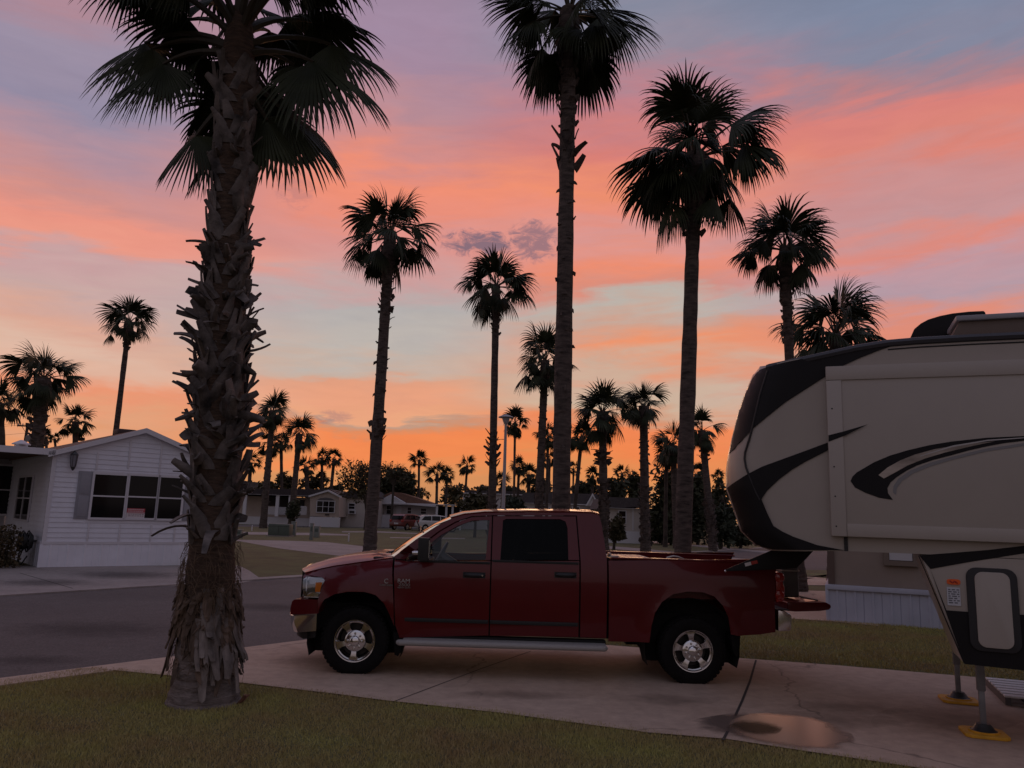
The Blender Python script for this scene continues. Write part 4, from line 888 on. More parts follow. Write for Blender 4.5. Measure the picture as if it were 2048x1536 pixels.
# roof
ov = .16
mb = MB(); k_ = (zp - ze) / xp
for sg in (0, 1):
    xa = -ov if sg == 0 else HWD + ov; za = ze - k_ * ov
    vs = [(xp, -ov, zp), (xp, HL + ov, zp), (xa, HL + ov, za), (xa, -ov, za)]
    vs2 = [(x, y, z + .06) for x, y, z in vs]; mb.add(vs2 + vs, [(0, 1, 2, 3), (7, 6, 5, 4), (0, 3, 7, 4), (1, 5, 6, 2), (3, 2, 6, 7)])
rf = mb.build('roof', shingle, home)
mb = MB()
for sg in (0, 1):
    xa = -ov if sg == 0 else HWD + ov; za = ze - k_ * ov
    mb.add([(xp, -ov - .03, zp + .07), (xa, -ov - .03, za + .07), (xa, -ov - .03, za - .09), (xp, -ov - .03, zp - .09), (xp, -ov + .0, zp + .07), (xa, -ov + .0, za + .07), (xa, -ov, za - .09), (xp, -ov, zp - .09)], [(0, 1, 2, 3), (7, 6, 5, 4), (0, 4, 5, 1), (3, 2, 6, 7), (1, 5, 6, 2)])
mb.build('rake_board', trimw, rf)
mb = MB()
for sg in (0, 1):
    xa = -ov if sg == 0 else HWD + ov; za = ze - k_ * ov
    mb.add([(xp, -ov, zp - .10), (xa, -ov, za - .10), (xa, .02, za - .10), (xp, .02, zp - .10)], [(0, 1, 2, 3)])
mb.build('soffit', trimw, rf)
def on_roof(px, py, up=0):  # left slope, by distance back
    o_ = H.loc(CAM - H.o); d_ = H.loc(ray(px, py)); n_ = Vector((-k_, 0, 1)); p0 = Vector((0, 0, ze + .06)); t_ = (p0 - o_).dot(n_) / d_.dot(n_); return o_ + d_ * t_
for (px, py), wv, hv in (((250, 863), .34, .07), ((158, 877), .30, .06)):
    p = on_roof(px, py); p.y = max(p.y, .9); p.z = ze + .06 + k_ * p.x; mb = MB(); mb.box(p.x - wv, p.x + wv, p.y - .35, p.y + .35, p.z - .14, p.z + hv); mb.build('roof_vent', mat('vent_dark', (.05, .03, .03), .7), rf, bevel=.06)
p = on_roof(82, 893); mb = MB(); mb.lathe([(.09, -.2), (.09, .10), (.16, .11), (.16, .18), (.05, .24)], 14, 'z', (p.x, p.y, p.z)); mb.build('vent_pipe', mat('vent_metal', (.32, .30, .30), .5, .4), rf, smooth=True)
# windows
def window(fr_, pix, parent, yl=-.02, fw=.05, cross=True, fm=trimw, depth=.06, mull=1):
    (x0, z1), (x1, z0) = fr_.hit(pix[0], pix[1], yl), fr_.hit(pix[2], pix[3], yl)
    mb = MB(); yo = yl - depth
    mb.box(x0 - fw, x0, yo, yl, z0 - fw, z1 + fw); mb.box(x1, x1 + fw, yo, yl, z0 - fw, z1 + fw); mb.box(x0, x1, yo, yl, z1, z1 + fw); mb.box(x0, x1, yo, yl, z0 - fw, z0)
    zm = (z0 + z1) / 2
    if cross: mb.box(x0, x1, yo + .01, yl, zm - .022, zm + .022)
    for k in range(1, mull): xm = x0 + (x1 - x0) * k / mull; mb.box(xm - .025, xm + .025, yo + .012, yl, z0, z1)
    f = mb.build('window', fm, parent)
    mb = MB(); mb.box(x0, x1, yl - depth * .35, yl - depth * .2, z0, z1); mb.build('pane', pane, f); return f, x0, x1, z0, z1
wins = [window(H, (190, 948.5, 246, 1036), home, fw=.065), window(H, (258.5, 951, 308, 1036.5), home, fw=.065), window(H, (320.5, 954.5, 358, 1038), home, fw=.065)]
f2, wx0, wx1, wz0, wz1 = wins[1]
xA = H.hit(183, 940)[0]; xB = H.hit(364, 950)[0]
mb = MB(); mb.box(xA, xB, -.026, -.0, wz0 - .09, wz1 + .09); mb.build('window_board', trimw, home)
for a, b in ((152, 182), (365.5, 392)):
    (x0, _), (x1, _) = H.hit(a, 990), H.hit(b, 990); mb = MB(); za, zb4 = wz0 - .06, wz1 + .06
    mb.box(x0, x1, -.05, -.02, za, zb4); shm = mb.build('shutter', shut, home, bevel=.006)
    mb = MB(); zmid = (za + zb4) / 2
    for q0, q1 in ((za + .06, zmid - .03), (zmid + .03, zb4 - .06)): mb.box(x0 + .06, x1 - .06, -.062, -.049, q0, q1)
    mb.build('panel', shut, shm, bevel=.01)
# red and white notice in the middle window
x0, z1 = H.hit(254, 1017, -.05); x1, z0 = H.hit(288, 1037, -.05)
nt = thing('window_notice', 'red and white notice standing inside the middle window of the white house', 'sign', H.o + Vector((cos(hy) * (x0 + x1) / 2 + sin(hy) * .062, sin(hy) * (x0 + x1) / 2 - cos(hy) * .062, z0 + .01)), hy)
wd, hh = (x1 - x0) / 2, z1 - z0
mb = MB(); mb.box(-wd, wd, -.004, .004, 0, hh); mb.build('notice_board', mat('notice_white', (.60, .55, .57), .5), nt)
mb = MB(); mb.box(-wd, wd, -.007, -.0045, hh * .60, hh); mb.box(-wd, wd, -.007, -.0045, hh * .50, hh * .55); rp = mb.build('red_band', mat('notice_red', (.42, .05, .07), .5), nt)
mb = MB(); nr = random.Random(11)
for k in range(2):
    x = -wd * .88
    while x < wd * .82: l_ = nr.uniform(.03, .06); mb.box(x, min(x + l_, wd * .9), -.0095, -.007, hh * (.84 - .17 * k), hh * (.93 - .17 * k)); x += l_ + .014
mb.build('pale_print', mat('notice_letter', (.58, .46, .48), .5), nt)
mb = MB(); nr = random.Random(4)
for k in range(2):
    x = -wd * .8
    while x < wd * .8: l_ = nr.uniform(.03, .08); mb.box(x, min(x + l_, wd * .9), -.007, -.0045, hh * (.36 - .17 * k), hh * (.42 - .17 * k)); x += l_ + .025
mb.build('text_lines', mat('notice_ink', (.20, .12, .14), .6), nt)
# wall lantern
x, z = H.hit(147, 922, -.15); lm = mat('lantern_black', (.03, .028, .03), .5); 
mb = MB(); mb.lathe([(.02, .30), (.05, .26), (.11, .20), (.115, .18), (.10, .17)], 6, 'z', (x, -.18, z)); mb.lathe([(.075, -.17), (.045, -.24), (.02, -.28), (.001, -.29)], 6, 'z', (x, -.18, z))
for k in range(6): a = pi * k / 3; mb.tube([(x + .10 * cos(a), -.18 + .10 * sin(a), z + .18), (x + .072 * cos(a), -.18 + .072 * sin(a), z - .17)], .008, 4)
mb.tube([(x, -.02, z + .1), (x, -.10, z + .33), (x, -.18, z + .30)], .014, 6); mb.box(x - .05, x + .05, -.04, -.02, z - .02, z + .18); ln = mb.build('lantern', lm, home)
mb = MB(); mb.lathe([(.092, .17), (.066, -.16)], 6, 'z', (x, -.18, z)); mb.build('lantern_glass', mat('lantern_frost', (.20, .19, .22), .25), ln)
# porch roof along the left side, posts and the dark side wall
pz1 = H.hit(112, 899, -.1)[1]; pz0 = H.hit(112, 911, -.1)[1]
mb = MB(); mb.box(-3.6, -.02, -.14, HL, pz1 - .1, pz1); mb.build('porch_roof', mat('porch_roof_brown', (.12, .07, .05), .8), home)
mb = MB(); mb.box(-3.62, .02, -.19, -.142, pz0, pz1 + .012); mb.build('porch_fascia', trimw, home)
mb = MB()
for yy in (.1, 4.5, 9.0): mb.box(-3.5, -3.4, yy, yy + .1, 0, pz1 - .102)
mb.build('porch_post', trimw, home)
mb = MB(); mb.box(-3.4, -.05, 6.4, 6.5, .0, pz1 - .102); pw = mb.build('porch_wall', mat('porch_wall_grey', (.42, .40, .41), .8, var=.1, vs=2), home)
def side_win(y0, y1, z0, z1):
    mb = MB(); 
    for a, b, c, d in ((y0 - .06, y0, z0, z1), (y1, y1 + .06, z0, z1), (y0 - .06, y1 + .06, z1, z1 + .06), (y0 - .06, y1 + .06, z0 - .06, z0), (y0, y1, (z0 + z1) / 2 - .02, (z0 + z1) / 2 + .02), ((y0 + y1) / 2 - .02, (y0 + y1) / 2 + .02, z0, z1)): mb.box(-.07, -.02, a, b, c, d)
    f = mb.build('window', trimw, home); mb = MB(); mb.box(-.045, -.03, y0, y1, z0, z1); mb.build('pane', pane, f)
side_win(2.3, 4.6, 1.30, 2.65); side_win(8.0, 9.4, 1.3, 2.6)
x0, z1 = H.hit(-30, 930, 6.37); x1, z0 = H.hit(28, 1028, 6.37)
mb = MB(); mb.box(x0, x1, 6.35, 6.39, z0, z1); mb.build('pane', pane, pw); mb = MB(); fw = .07
for a, b, c, d in ((x1, x1 + fw, z0 - fw, z1 + fw), (x0, x1, z1, z1 + fw), (x0, x1, z0 - fw, z0), (x0, x1, (z0 + z1) / 2 - .02, (z0 + z1) / 2 + .02)): mb.box(a, b, 6.33, 6.39, c, d)
mb.build('window_frame', trimw, pw)
x, z = H.hit(42, 893, 1.5); mb = MB(); zc = pz1; mb.box(x - .16, x + .16, 1.34, 1.66, zc, zc + .16); mb.lathe([(.26, .16), (.25, .19), (.05, .30), (.0, .31)], 4, 'z', (x, 1.5, zc)); mb.build('roof_cupola', trimw, home)
# hose reel on the side wall, hedge beside the porch
hr = thing('hose_reel', 'black garden hose coiled on the side wall of the white house', 'hose reel', H.o + Vector((cos(hy) * -.13 - sin(hy) * .55, sin(hy) * -.13 + cos(hy) * .55, .0)), hy)
mb = MB()
for k in range(9):
    rr = .16 + .035 * (k % 4); xx = -.03 - .035 * k
    pts = [(xx, rr * cos(a), .72 + rr * 1.15 * sin(a)) for a in [2 * pi * j / 20 for j in range(21)]]; mb.tube(pts, .019, 6, cap=False)
mb.build('hose', black, hr, smooth=True)
mb = MB(); pts = [(-.18, .25, .55), (-.2, .5, .25), (-.22, .45, .08), (-.2, .1, .06), (-.1, .0, .3)]; mb.tube(pts, .019, 6); mb.build('hose_end', black, hr, smooth=True)
mb = MB(); mb.box(-.36, .10, -.04, .04, .70, .76); mb.lathe([(.30, -.36), (.30, -.345)], 20, 'x', (0, 0, .72)); mb.build('reel', black, hr)

# ------------------------------------------------------------------ palms
frond_m = mat('palm_leaf', (.016, .023, .009), .6, var=.35, vs=1.5, c2=(.032, .038, .016), spec=.3); frond_far = mat('far_palm_leaf', (.018, .022, .010), .75, var=.35, vs=1.2, c2=(.034, .036, .017), spec=.2)
petiole_m = mat('palm_stem', (.04, .03, .017), .6, var=.3, vs=3)
bark = mat('palm_bark', (.042, .030, .026), .95, var=.35, vs=3.5, c2=(.095, .070, .060), bump=1.0, bs=18, stretch=(1, 1, 4))
boot_m = mat('leaf_base', (.026, .019, .017), .85, var=.4, vs=4.0, c2=(.15, .122, .112), bump=.5, bs=40)
skirt_b = mat('dry_bark_flap', (.055, .040, .034), .9, var=.4, vs=7, c2=(.20, .162, .145), bump=.6, bs=35, stretch=(1, 1, .3))
bark_far = mat('far_bark', (.038, .027, .022), .95, var=.3, vs=2, c2=(.075, .055, .045), bump=.6, bs=8)
UP = Vector((0, 0, 1))

def frond(mb, start, azm, elv, plen, L, nseg, rng, spread=2.0, droop=1.0, sag=.5, pr=.016, steps=6, pm=1, fold=.72, gap=1.0, roll=None):
    d = Vector((cos(azm) * cos(elv), sin(azm) * cos(elv), sin(elv))); p = Vector(start); pts = [p.copy()]
    n_ = 5
    for i in range(n_):
        p = p + d * (plen / n_); pts.append(p.copy()); d = (d + Vector((0, 0, -sag / n_))).normalized()
    mb.m = pm; mb.tube(pts, [pr * (1.5 - .9 * i / n_) for i in range(n_ + 1)], 5, cap=False); mb.m = 0
    A = d; B = A.cross(UP)
    if B.length < .05: B = Vector((sin(azm), -cos(azm), 0))
    B.normalize(); N = B.cross(A).normalized()
    roll = rng.uniform(-.75, .75) if roll is None else roll; B, N = B * cos(roll) + N * sin(roll), N * cos(roll) - B * sin(roll)
    dth = 2 * spread / nseg
    for i in range(nseg):
        a = -spread + dth * (i + .5); ca, sa = cos(a), sin(a)
        d = (A * ca + B * sa + N * (.12 - fold * abs(sa) ** 1.3)).normalized()
        ln = L * (.62 + .38 * cos(a * .62)) * rng.uniform(.9, 1.06); q = p.copy(); st = ln / steps
        side = (B * ca - A * sa).normalized(); wm = ln * .53 * dth * .60 * gap
        prev = None; jit = rng.uniform(.8, 1.35)
        for k in range(steps + 1):
            f_ = k / steps
            wv = wm * (f_ / .5 if f_ < .5 else (1 - f_) / .5 * .92) + .002 * (f_ < 1)
            nrm = d.cross(side).normalized(); ple = nrm * (wv * .35)
            tri = (q - side * wv + ple, q - ple * .6, q + side * wv + ple)
            if prev is not None: mb.add(prev + tri, [(0, 1, 4, 3), (1, 2, 5, 4)])
            prev = tri
            g_ = droop * jit * (.18 + 1.35 * f_ * f_) * (1.9 / steps)
            d = (d + Vector((0, 0, -g_))).normalized(); side = (side - d * side.dot(d)).normalized(); q = q + d * st

def crown_mb(R, nf, nseg, seed, e0=86, e1=-48, droop=1.0, steps=6, pl=.52, bl=.72, pr=.016, gap=1.0):
    rng = random.Random(seed); mb = MB()
    for i in range(nf):
        f_ = (i + .5) / nf; e_ = radians(e0 + (e1 - e0) * f_ ** 1.0 + rng.uniform(-14, 14)); a = i * 2.39996 + rng.uniform(-.5, .5)
        l_ = R * pl * rng.choice((rng.uniform(.45, .8), rng.uniform(.8, 1.25), rng.uniform(.8, 1.25))) * (.88 + .2 * f_)
        frond(mb, (0.04 * cos(a), .04 * sin(a), -.10 * R * f_), a, e_, l_, R * bl * rng.uniform(.74, 1.14) * (1.0 if f_ < .75 else .85), nseg, rng, droop=droop * (.85 + .55 * f_) * rng.uniform(.8, 1.3), fold=rng.uniform(.55, 1.1), sag=.10 + .40 * f_ + rng.uniform(0, .30), pr=pr, steps=steps, gap=gap, spread=rng.uniform(1.25, 1.9))
    return mb

def trunk_mb(pts, rads, n=14, seed=1, rough=.06, rings=True, sub=8):
    rng = random.Random(seed); P_ = []; R_ = []
    for (a, b), (ra, rb) in zip(zip(pts, pts[1:]), zip(rads, rads[1:])):
        for k in range(sub): f_ = k / sub; P_.append(a.lerp(b, f_)); R_.append(ra + (rb - ra) * f_)
    P_.append(pts[-1]); R_.append(rads[-1]); mb = MB(); vs = []; fs = []
    for i, (p, r) in enumerate(zip(P_, R_)):
        rr = r * (1 + (rng.uniform(-rough, rough) if rings else 0))
        for k in range(n): a = 2 * pi * k / n; q = rr * (1 + rng.uniform(-rough, rough) * .7); vs.append((p.x + q * cos(a), p.y + q * sin(a), p.z))
    for i in range(len(P_) - 1):
        for k in range(n): k2 = (k + 1) % n; fs.append((i * n + k, i * n + k2, (i + 1) * n + k2, (i + 1) * n + k))
    fs.append(tuple(range((len(P_) - 1) * n, len(P_) * n))); mb.add(vs, fs); return mb

def boot(mb, c, a, r, ln, wd, out_, curl, rng, split=True, thick=.018, twist=0.0, taper=.55, lean=None):
    """old leaf stub: a flat curved tapering slab leaving the trunk upwards and outwards"""
    rad = Vector((cos(a), sin(a), 0)); tan = Vector((-sin(a), cos(a), 0)); d = (UP * cos(out_) + rad * sin(out_) + tan * (rng.uniform(-.35, .35) if lean is None else lean)).normalized()
    if twist: tan = (tan * cos(twist) + d.cross(tan) * sin(twist)).normalized()
    p = c + rad * r * .93; n_ = 5; rings = []
    for k in range(n_ + 1):
        f_ = k / n_; wv = wd * (1.0 - taper * f_); nrm = d.cross(tan).normalized(); th = thick * (1 - .4 * f_)
        rings.append((p - tan * wv + nrm * th * .2, p - tan * wv * .5 - nrm * th, p + tan * wv * .5 - nrm * th, p + tan * wv + nrm * th * .2, p + tan * wv * .4 + nrm * th * .2, p - tan * wv * .4 + nrm * th * .2))
        p = p + d * ln / n_; d = (d + rad * curl / n_ * .5 - UP * curl / n_).normalized(); tan = (tan - d * tan.dot(d)).normalized()
    vs = [q for r_ in rings for q in r_]
    fs = [(i * 6 + k, i * 6 + (k + 1) % 6, (i + 1) * 6 + (k + 1) % 6, (i + 1) * 6 + k) for i in range(n_) for k in range(6)] + [tuple(range(5, -1, -1)), tuple(range(n_ * 6, n_ * 6 + 6))]
    mb.add(vs, fs)

def palm(label, low, crn, Y, w_px, R_px, nf=30, nseg=22, seed=1, mesh=None, boots=(), group='fan palms standing against the sunset', far=False, flare=1.25, thick_top=1.35, e1=-48, droop=1.0, steps=6, n=12, gap=1.0, tw=None, lean_clip=True, foot=1.0):
    """low, crn: two points of the trunk line in the photograph (near the ground, at the crown); Y: metres away"""
    pc = at(crn[0], crn[1], Y); pl = at(low[0], low[1], Y); sc = Y / FPX
    base = pl + (pc - pl) * ((0 - pl.z) / (pc.z - pl.z)); R = R_px * sc; r = w_px * sc / 2
    rt = thing('palm_tree', label, 'palm tree', base, 0, group)
    top = pc - base; top.z += R * .20
    h = top.z; pts = [Vector((0, 0, -.05)), top * (.35 / h) if h > 2 else top * .1, top * .08, top * .35, top * .7, top * max(.75, 1 - R * .75 / h), top * max(.8, 1 - R * .45 / h), top]
    pts = sorted(pts, key=lambda v: v.z)
    rad = [r * flare * foot, r * (flare * .85 + .15), r * 1.08, r, r * .92, r * .92, r * thick_top, r * thick_top * .8]
    tm = trunk_mb(pts, rad, n, seed, .05, True, 9 if not far else 4); rng = random.Random(seed)
    for f0_, f1_, cnt, ln, out_ in boots:
        for k in range(cnt):
            f_ = f0_ + (f1_ - f0_) * (k + .5) / cnt; boot(tm, top * f_, k * 2.4 + rng.uniform(-.3, .3), r * 1.0, ln * rng.uniform(.5, 1.1), r * rng.uniform(.35, .75), radians(out_ + rng.uniform(-18, 18)), rng.uniform(-.4, .7), rng, twist=rng.uniform(-1.2, 1.2), taper=.45, thick=.03)
    tm.build('trunk', bark_far if far else bark, rt, smooth=not boots, angle=60)
    if mesh is not None:
        c = bpy.data.objects.new('crown', mesh[0]); COL.objects.link(c); c.scale = (R / mesh[1],) * 3; c.rotation_euler = (0, 0, rng.uniform(0, 6.28))
    else:
        c = crown_mb(R, nf, nseg, seed, 86, e1, droop, steps, pr=max(.010, .012 * R), gap=gap).build('crown', [frond_far if far else frond_m, petiole_m], None, fixn=False)
    c.parent = rt; c.location = top; return rt

# the row of tall palms
palm('slim fan palm with ragged crown and boot ring, behind the pickup bonnet', (740, 1090), (779, 488), 36, 23, 104, 25, 28, 11, boots=((.34, .40, 16, .32, 40), (.72, .90, 40, .26, 30), (.42, .7, 22, .14, 30)))
palm('fan palm with round crown just left of the street lamp', (984, 1010), (992, 585), 45, 15, 82, 27, 26, 12, boots=((.30, .42, 26, .45, 50), (.80, .92, 26, .3, 35), (.02, .2, 26, .35, 30)))
palm('thick tall fan palm rising behind the pickup cab, its crown cut by the picture top', (1122, 1018), (1138, 52), 19, 35, 195, 28, 40, 13, boots=((.70, .77, 16, .5, 28), (.78, .95, 46, .22, 18), (.2, .68, 40, .10, 20)), e1=-58, steps=8, thick_top=1.5, n=16)
palm('stout fan palm with big drooping crown above the pickup bed', (1366, 1095), (1391, 340), 22, 31, 172, 32, 38, 14, boots=((.80, .92, 40, .26, 30),), e1=-52, droop=1.35, steps=8, thick_top=1.9, n=16)
palm('fan palm partly hidden by the trailer nose, crown level with the stout palm trunk', (1598, 1177), (1570, 515), 23.6, 21, 112, 26, 30, 15, boots=((.70, .93, 40, .16, 30),), droop=1.2, e1=-40, flare=1.7)
palm('bushy fan palm peeping over the trailer roof', (1668, 1000), (1672, 690), 27, 20, 116, 28, 28, 16, droop=1.2, e1=-30)
palm('fan palm just left of the thickest palm, crown overlapping its trunk', (1078, 1010), (1090, 735), 45, 16, 74, 24, 26, 17, boots=((.18, .36, 30, .22, 35), (.45, .85, 24, .14, 30)))
palm('fan palm with swollen shaggy trunk behind the tail of the pickup cab', (1208, 1107), (1205, 836), 45, 17, 66, 21, 26, 18, boots=((.10, .5, 90, .30, 35), (.62, .72, 26, .5, 80)), thick_top=1.7, droop=.9)
palm('straight fan palm with rough trunk between the pickup bed and a grey roofed house', (1291, 1102), (1287, 822), 47, 18, 52, 20, 24, 19, boots=((.05, .45, 60, .28, 40), (.5, .85, 30, .14, 30)), e1=-35)
palm('leaning fan palm beside the trailer nose with pale boots at its foot', (1426, 1099), (1404, 870), 53, 15, 48, 19, 24, 20, boots=((.05, .42, 70, .30, 40), (.75, .85, 14, .3, 50)))
palm('fan palm half hidden behind the stout palm trunk', (1352, 1040), (1346, 900), 56, 14, 48, 24, 20, 21)
palm('broad fan palm with a shaggy neck standing behind the white house', (73, 900), (85, 770), 42, 25, 78, 24, 26, 22, boots=((.45, .80, 44, .34, 45),), thick_top=1.4)
palm('tall thin leaning fan palm behind the white house ridge', (231, 872), (257, 655), 50, 11, 60, 20, 24, 23, boots=((.86, .94, 24, .2, 25),), e1=-30, thick_top=2.0)
palm('fan palm with white collared foot beyond the road, left of the shrub', (526, 1055), (545, 830), 73, 13, 46, 20, 22, 24, boots=((.2, .7, 30, .25, 30),))
palm('fan palm behind the clipped shrub at the tan porch house', (583, 1040), (598, 876), 74, 12, 42, 19, 22, 25)

def shared(seed, nf, nseg, e1, droop, steps=5, gap=1.15):
    o = crown_mb(1.8, nf, nseg, seed, 86, e1, droop, steps, pr=.022, gap=gap).build('crown', [frond_far, petiole_m], None, fixn=False); me = o.data; bpy.data.objects.remove(o); return (me, 1.8)
SH = [shared(51, 18, 16, -45, 1.0), shared(52, 16, 16, -30, .8), shared(53, 20, 16, -55, 1.2), shared(54, 14, 16, -20, .7)]
far = [  # label, low, crown, metres, trunk px, crown px
 ('fan palm cut by the left picture edge behind the porch roof', (4, 900), (0, 815), 46, 12, 46),
 ('small fan palm over the roof vents of the white house', (150, 880), (150, 850), 50, 12, 36),
 ('short palm tuft close beside the broad palm behind the white house', (92, 890), (91, 876), 58, 6, 17),
 ('tiny palm tuft over the brown roof of the white house', (110, 890), (109, 880), 60, 5, 13),
 ('small fan palm touching the shaggy near trunk on its right', (498, 975), (501, 930), 95, 8, 24),
 ('fan palm crown hidden behind the white collared palm', (536, 975), (538, 893), 96, 8, 28),
 ('round fan palm crown between two taller palms left of the roadside', (563, 975), (562, 888), 98, 7, 22),
 ('short fan palm above the tan porch house roof', (614, 985), (612, 938), 108, 9, 24),
 ('left of the twin palms over the tan porch house gable', (643, 985), (644, 919), 110, 6, 20),
 ('right of the twin palms over the tan porch house gable', (662, 980), (668, 922), 104, 7, 21),
 ('low fan palm tuft beneath the twin palms', (643, 985), (642, 962), 112, 8, 18),
 ('lone slender fan palm right of the dense round tree', (837, 1000), (838, 925), 110, 5, 22),
 ('lower fan palm at the shoulder of the dense round tree', (820, 990), (822, 960), 108, 5, 18),
 ('tiny fan palm far down the road by the lone slender palm', (844, 1002), (846, 985), 230, 3, 9),
 ('tiniest distant fan palm at the end of the road', (856, 1003), (856, 992), 240, 2, 7),
 ('larger of a close pair of fan palms above the carport', (873, 1005), (874, 953), 98, 6, 26),
 ('smaller of a close pair of fan palms above the carport', (892, 1000), (894, 955), 104, 5, 19),
 ('lone fan palm between the carport pair and the lamp', (931, 985), (934, 935), 105, 5, 21),
 ('fan palm directly behind the lantern of the street lamp', (1028, 985), (1030, 850), 78, 5, 32),
 ('low palm tuft at the foot of the round crowned palm', (1005, 985), (1004, 968), 88, 6, 22),
 ('middle palm of the low cluster right of the lamp post', (1036, 982), (1038, 938), 92, 6, 22),
 ('right palm of the low cluster by the lamp post', (1057, 984), (1058, 955), 90, 8, 25),
 ('fan palm crown peeping out left of the thickest trunk', (1094, 985), (1096, 880), 70, 6, 30),
 ('lower fan palm crown left of the thickest trunk', (1098, 985), (1099, 925), 84, 5, 24),
 ('fan palm leaning right of the thickest trunk', (1153, 985), (1163, 880), 62, 8, 38),
 ('thin short palm under the palm leaning right of the thickest trunk', (1146, 985), (1147, 940), 100, 4, 16),
 ('low fan palm over the little white gable', (1184, 990), (1185, 955), 96, 6, 20),
 ('low fan palm over the grey roofed house', (1245, 990), (1244, 952), 94, 6, 20),
 ('smaller low palm next to the one over the grey roofed house', (1263, 990), (1264, 958), 98, 5, 15),
 ('fan palm crown under the leaning palm by the trailer', (1400, 985), (1392, 955), 70, 8, 26),
 ('slim palm touching the trailer nose', (1438, 1000), (1437, 958), 92, 5, 17),
 ('palm tuft rising from the hedge below the trailer nose', (1444, 1040), (1446, 1005), 60, 8, 24),
 ('low fan palm among the hedge trees left of the stout palm', (1332, 985), (1333, 915), 58, 8, 34),
]
for k, (lb, lo, cr, Y, wpx, rpx) in enumerate(far):
    palm(lb, lo, cr, Y, wpx, rpx, seed=60 + k, mesh=SH[k % 4], far=True, n=8, group='distant fan palms along the skyline', thick_top=1.25)

# the near palm on the lawn
base = gnd(407, 1404); BY = base.y
cl = [(407, 1412, 146), (409, 1390, 128), (411, 1340, 114), (414, 1260, 102), (419, 1180, 94), (424, 1100, 86), (431, 1000, 88), (434, 900, 92), (440, 800, 92), (444, 700, 88), (450, 600, 82), (457, 480, 74), (463, 380, 74), (467, 280, 78), (472, 190, 76), (477, 110, 66), (480, 60, 56), (482, 20, 40)]
near = thing('palm_tree', 'big near fan palm with shaggy broken leaf bases on the front lawn', 'palm tree', base)
cp = [at(x, y, BY) - base for x, y, w_ in cl]; cr_ = [w_ * BY / FPX / 2 for *_, w_ in cl]; cp[0].z = -.06
M_ = bpy.data.materials.new('fibrous_bark'); M_.use_nodes = True; n_t = NT(M_.node_tree); bs_ = n_t.n['Principled BSDF']; bs_.inputs['Roughness'].default_value = .95
tco = n_t.n.new('ShaderNodeTexCoord').outputs['Object']; mpp = n_t.n.new('ShaderNodeMapping'); mpp.inputs['Scale'].default_value = (9, 9, 34); n_t.l.new(tco, mpp.inputs[0])
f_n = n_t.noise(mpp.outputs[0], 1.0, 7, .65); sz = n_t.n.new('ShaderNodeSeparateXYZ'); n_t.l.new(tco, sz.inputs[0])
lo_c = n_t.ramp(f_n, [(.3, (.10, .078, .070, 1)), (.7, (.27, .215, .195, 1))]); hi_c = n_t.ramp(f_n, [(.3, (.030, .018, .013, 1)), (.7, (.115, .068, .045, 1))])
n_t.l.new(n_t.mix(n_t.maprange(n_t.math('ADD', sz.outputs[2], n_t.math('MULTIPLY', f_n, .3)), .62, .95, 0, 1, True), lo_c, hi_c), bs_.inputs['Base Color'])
bpn = n_t.n.new('ShaderNodeBump'); bpn.inputs['Strength'].default_value = 1.0; bpn.inputs['Distance'].default_value = .03; n_t.l.new(f_n, bpn.inputs['Height']); n_t.l.new(bpn.outputs[0], bs_.inputs['Normal'])
trunk_mb(cp, cr_, 40, 3, .035, True, 8).build('trunk', M_, near, smooth=True, angle=50)
zk = [p.z for p in cp]
def axis_at(z): return Vector((np.interp(z, zk, [p.x for p in cp]), np.interp(z, zk, [p.y for p in cp]), z)), float(np.interp(z, zk, cr_))
def zpx(y): return float(np.interp(-y, [-c[1] for c in cl], zk))
rng = random.Random(21)
mb = MB(); mb2 = MB()
z = zpx(1085); row = 0
while z < zpx(150):
    c, r = axis_at(z); yp = float(np.interp(z, zk, [c_[1] for c_ in cl]))
    wild = 1.3 * exp(-((yp - 660) / 100) ** 2) + 1.1 * exp(-((yp - 835) / 50) ** 2) + .5 * exp(-((yp - 480) / 45) ** 2) + .75 * exp(-((yp - 930) / 60) ** 2) + .10
    nn = 8
    for k in range(nn):
        a = 2 * pi * (k + .5 * (row % 2)) / nn + rng.uniform(-.2, .2)
        if rng.random() < .86: boot(mb, c + UP * rng.uniform(-.06, .06), a, r * 1.0, rng.uniform(.20, .36), rng.uniform(.048, .092), radians(rng.uniform(6, 22)), rng.uniform(-.35, .25), rng, thick=.022, taper=rng.uniform(.35, .8), lean=(.38 if (k + row) % 2 else -.38) + rng.uniform(-.3, .3), twist=rng.uniform(-.5, .5))
        if rng.random() < wild * .62:
            lo_ = rng.random() < .30
            boot(mb2, c + UP * rng.uniform(-.06, .06), a + rng.uniform(-.25, .25), r * 1.02, rng.uniform(.13, .27) * (.8 + .5 * min(1, wild)), rng.uniform(.040, .085), radians(rng.uniform(75, 125) if lo_ else rng.uniform(25, 65)), rng.uniform(-.7, .9), rng, thick=.026, twist=rng.uniform(.3, 1.3) * rng.choice((-1, 1)), taper=rng.uniform(.25, .7), lean=rng.uniform(-.7, .7))
            if rng.random() < .5: boot(mb2, c + UP * rng.uniform(-.05, .05), a + rng.uniform(-.3, .3), r * 1.04, rng.uniform(.14, .28) * (.7 + .45 * min(1, wild)), rng.uniform(.016, .032), radians(rng.uniform(30, 90)), rng.uniform(-.6, .7), rng, thick=.014, twist=rng.uniform(-1.3, 1.3), taper=.35, lean=rng.uniform(-.6, .6))
    z += .122; row += 1
mb.build('leaf_bases', boot_m, near, smooth=True, angle=50)['kind'] = 'stuff'
mb2.build('broken_stubs', boot_m, near, smooth=True, angle=50)['kind'] = 'stuff'
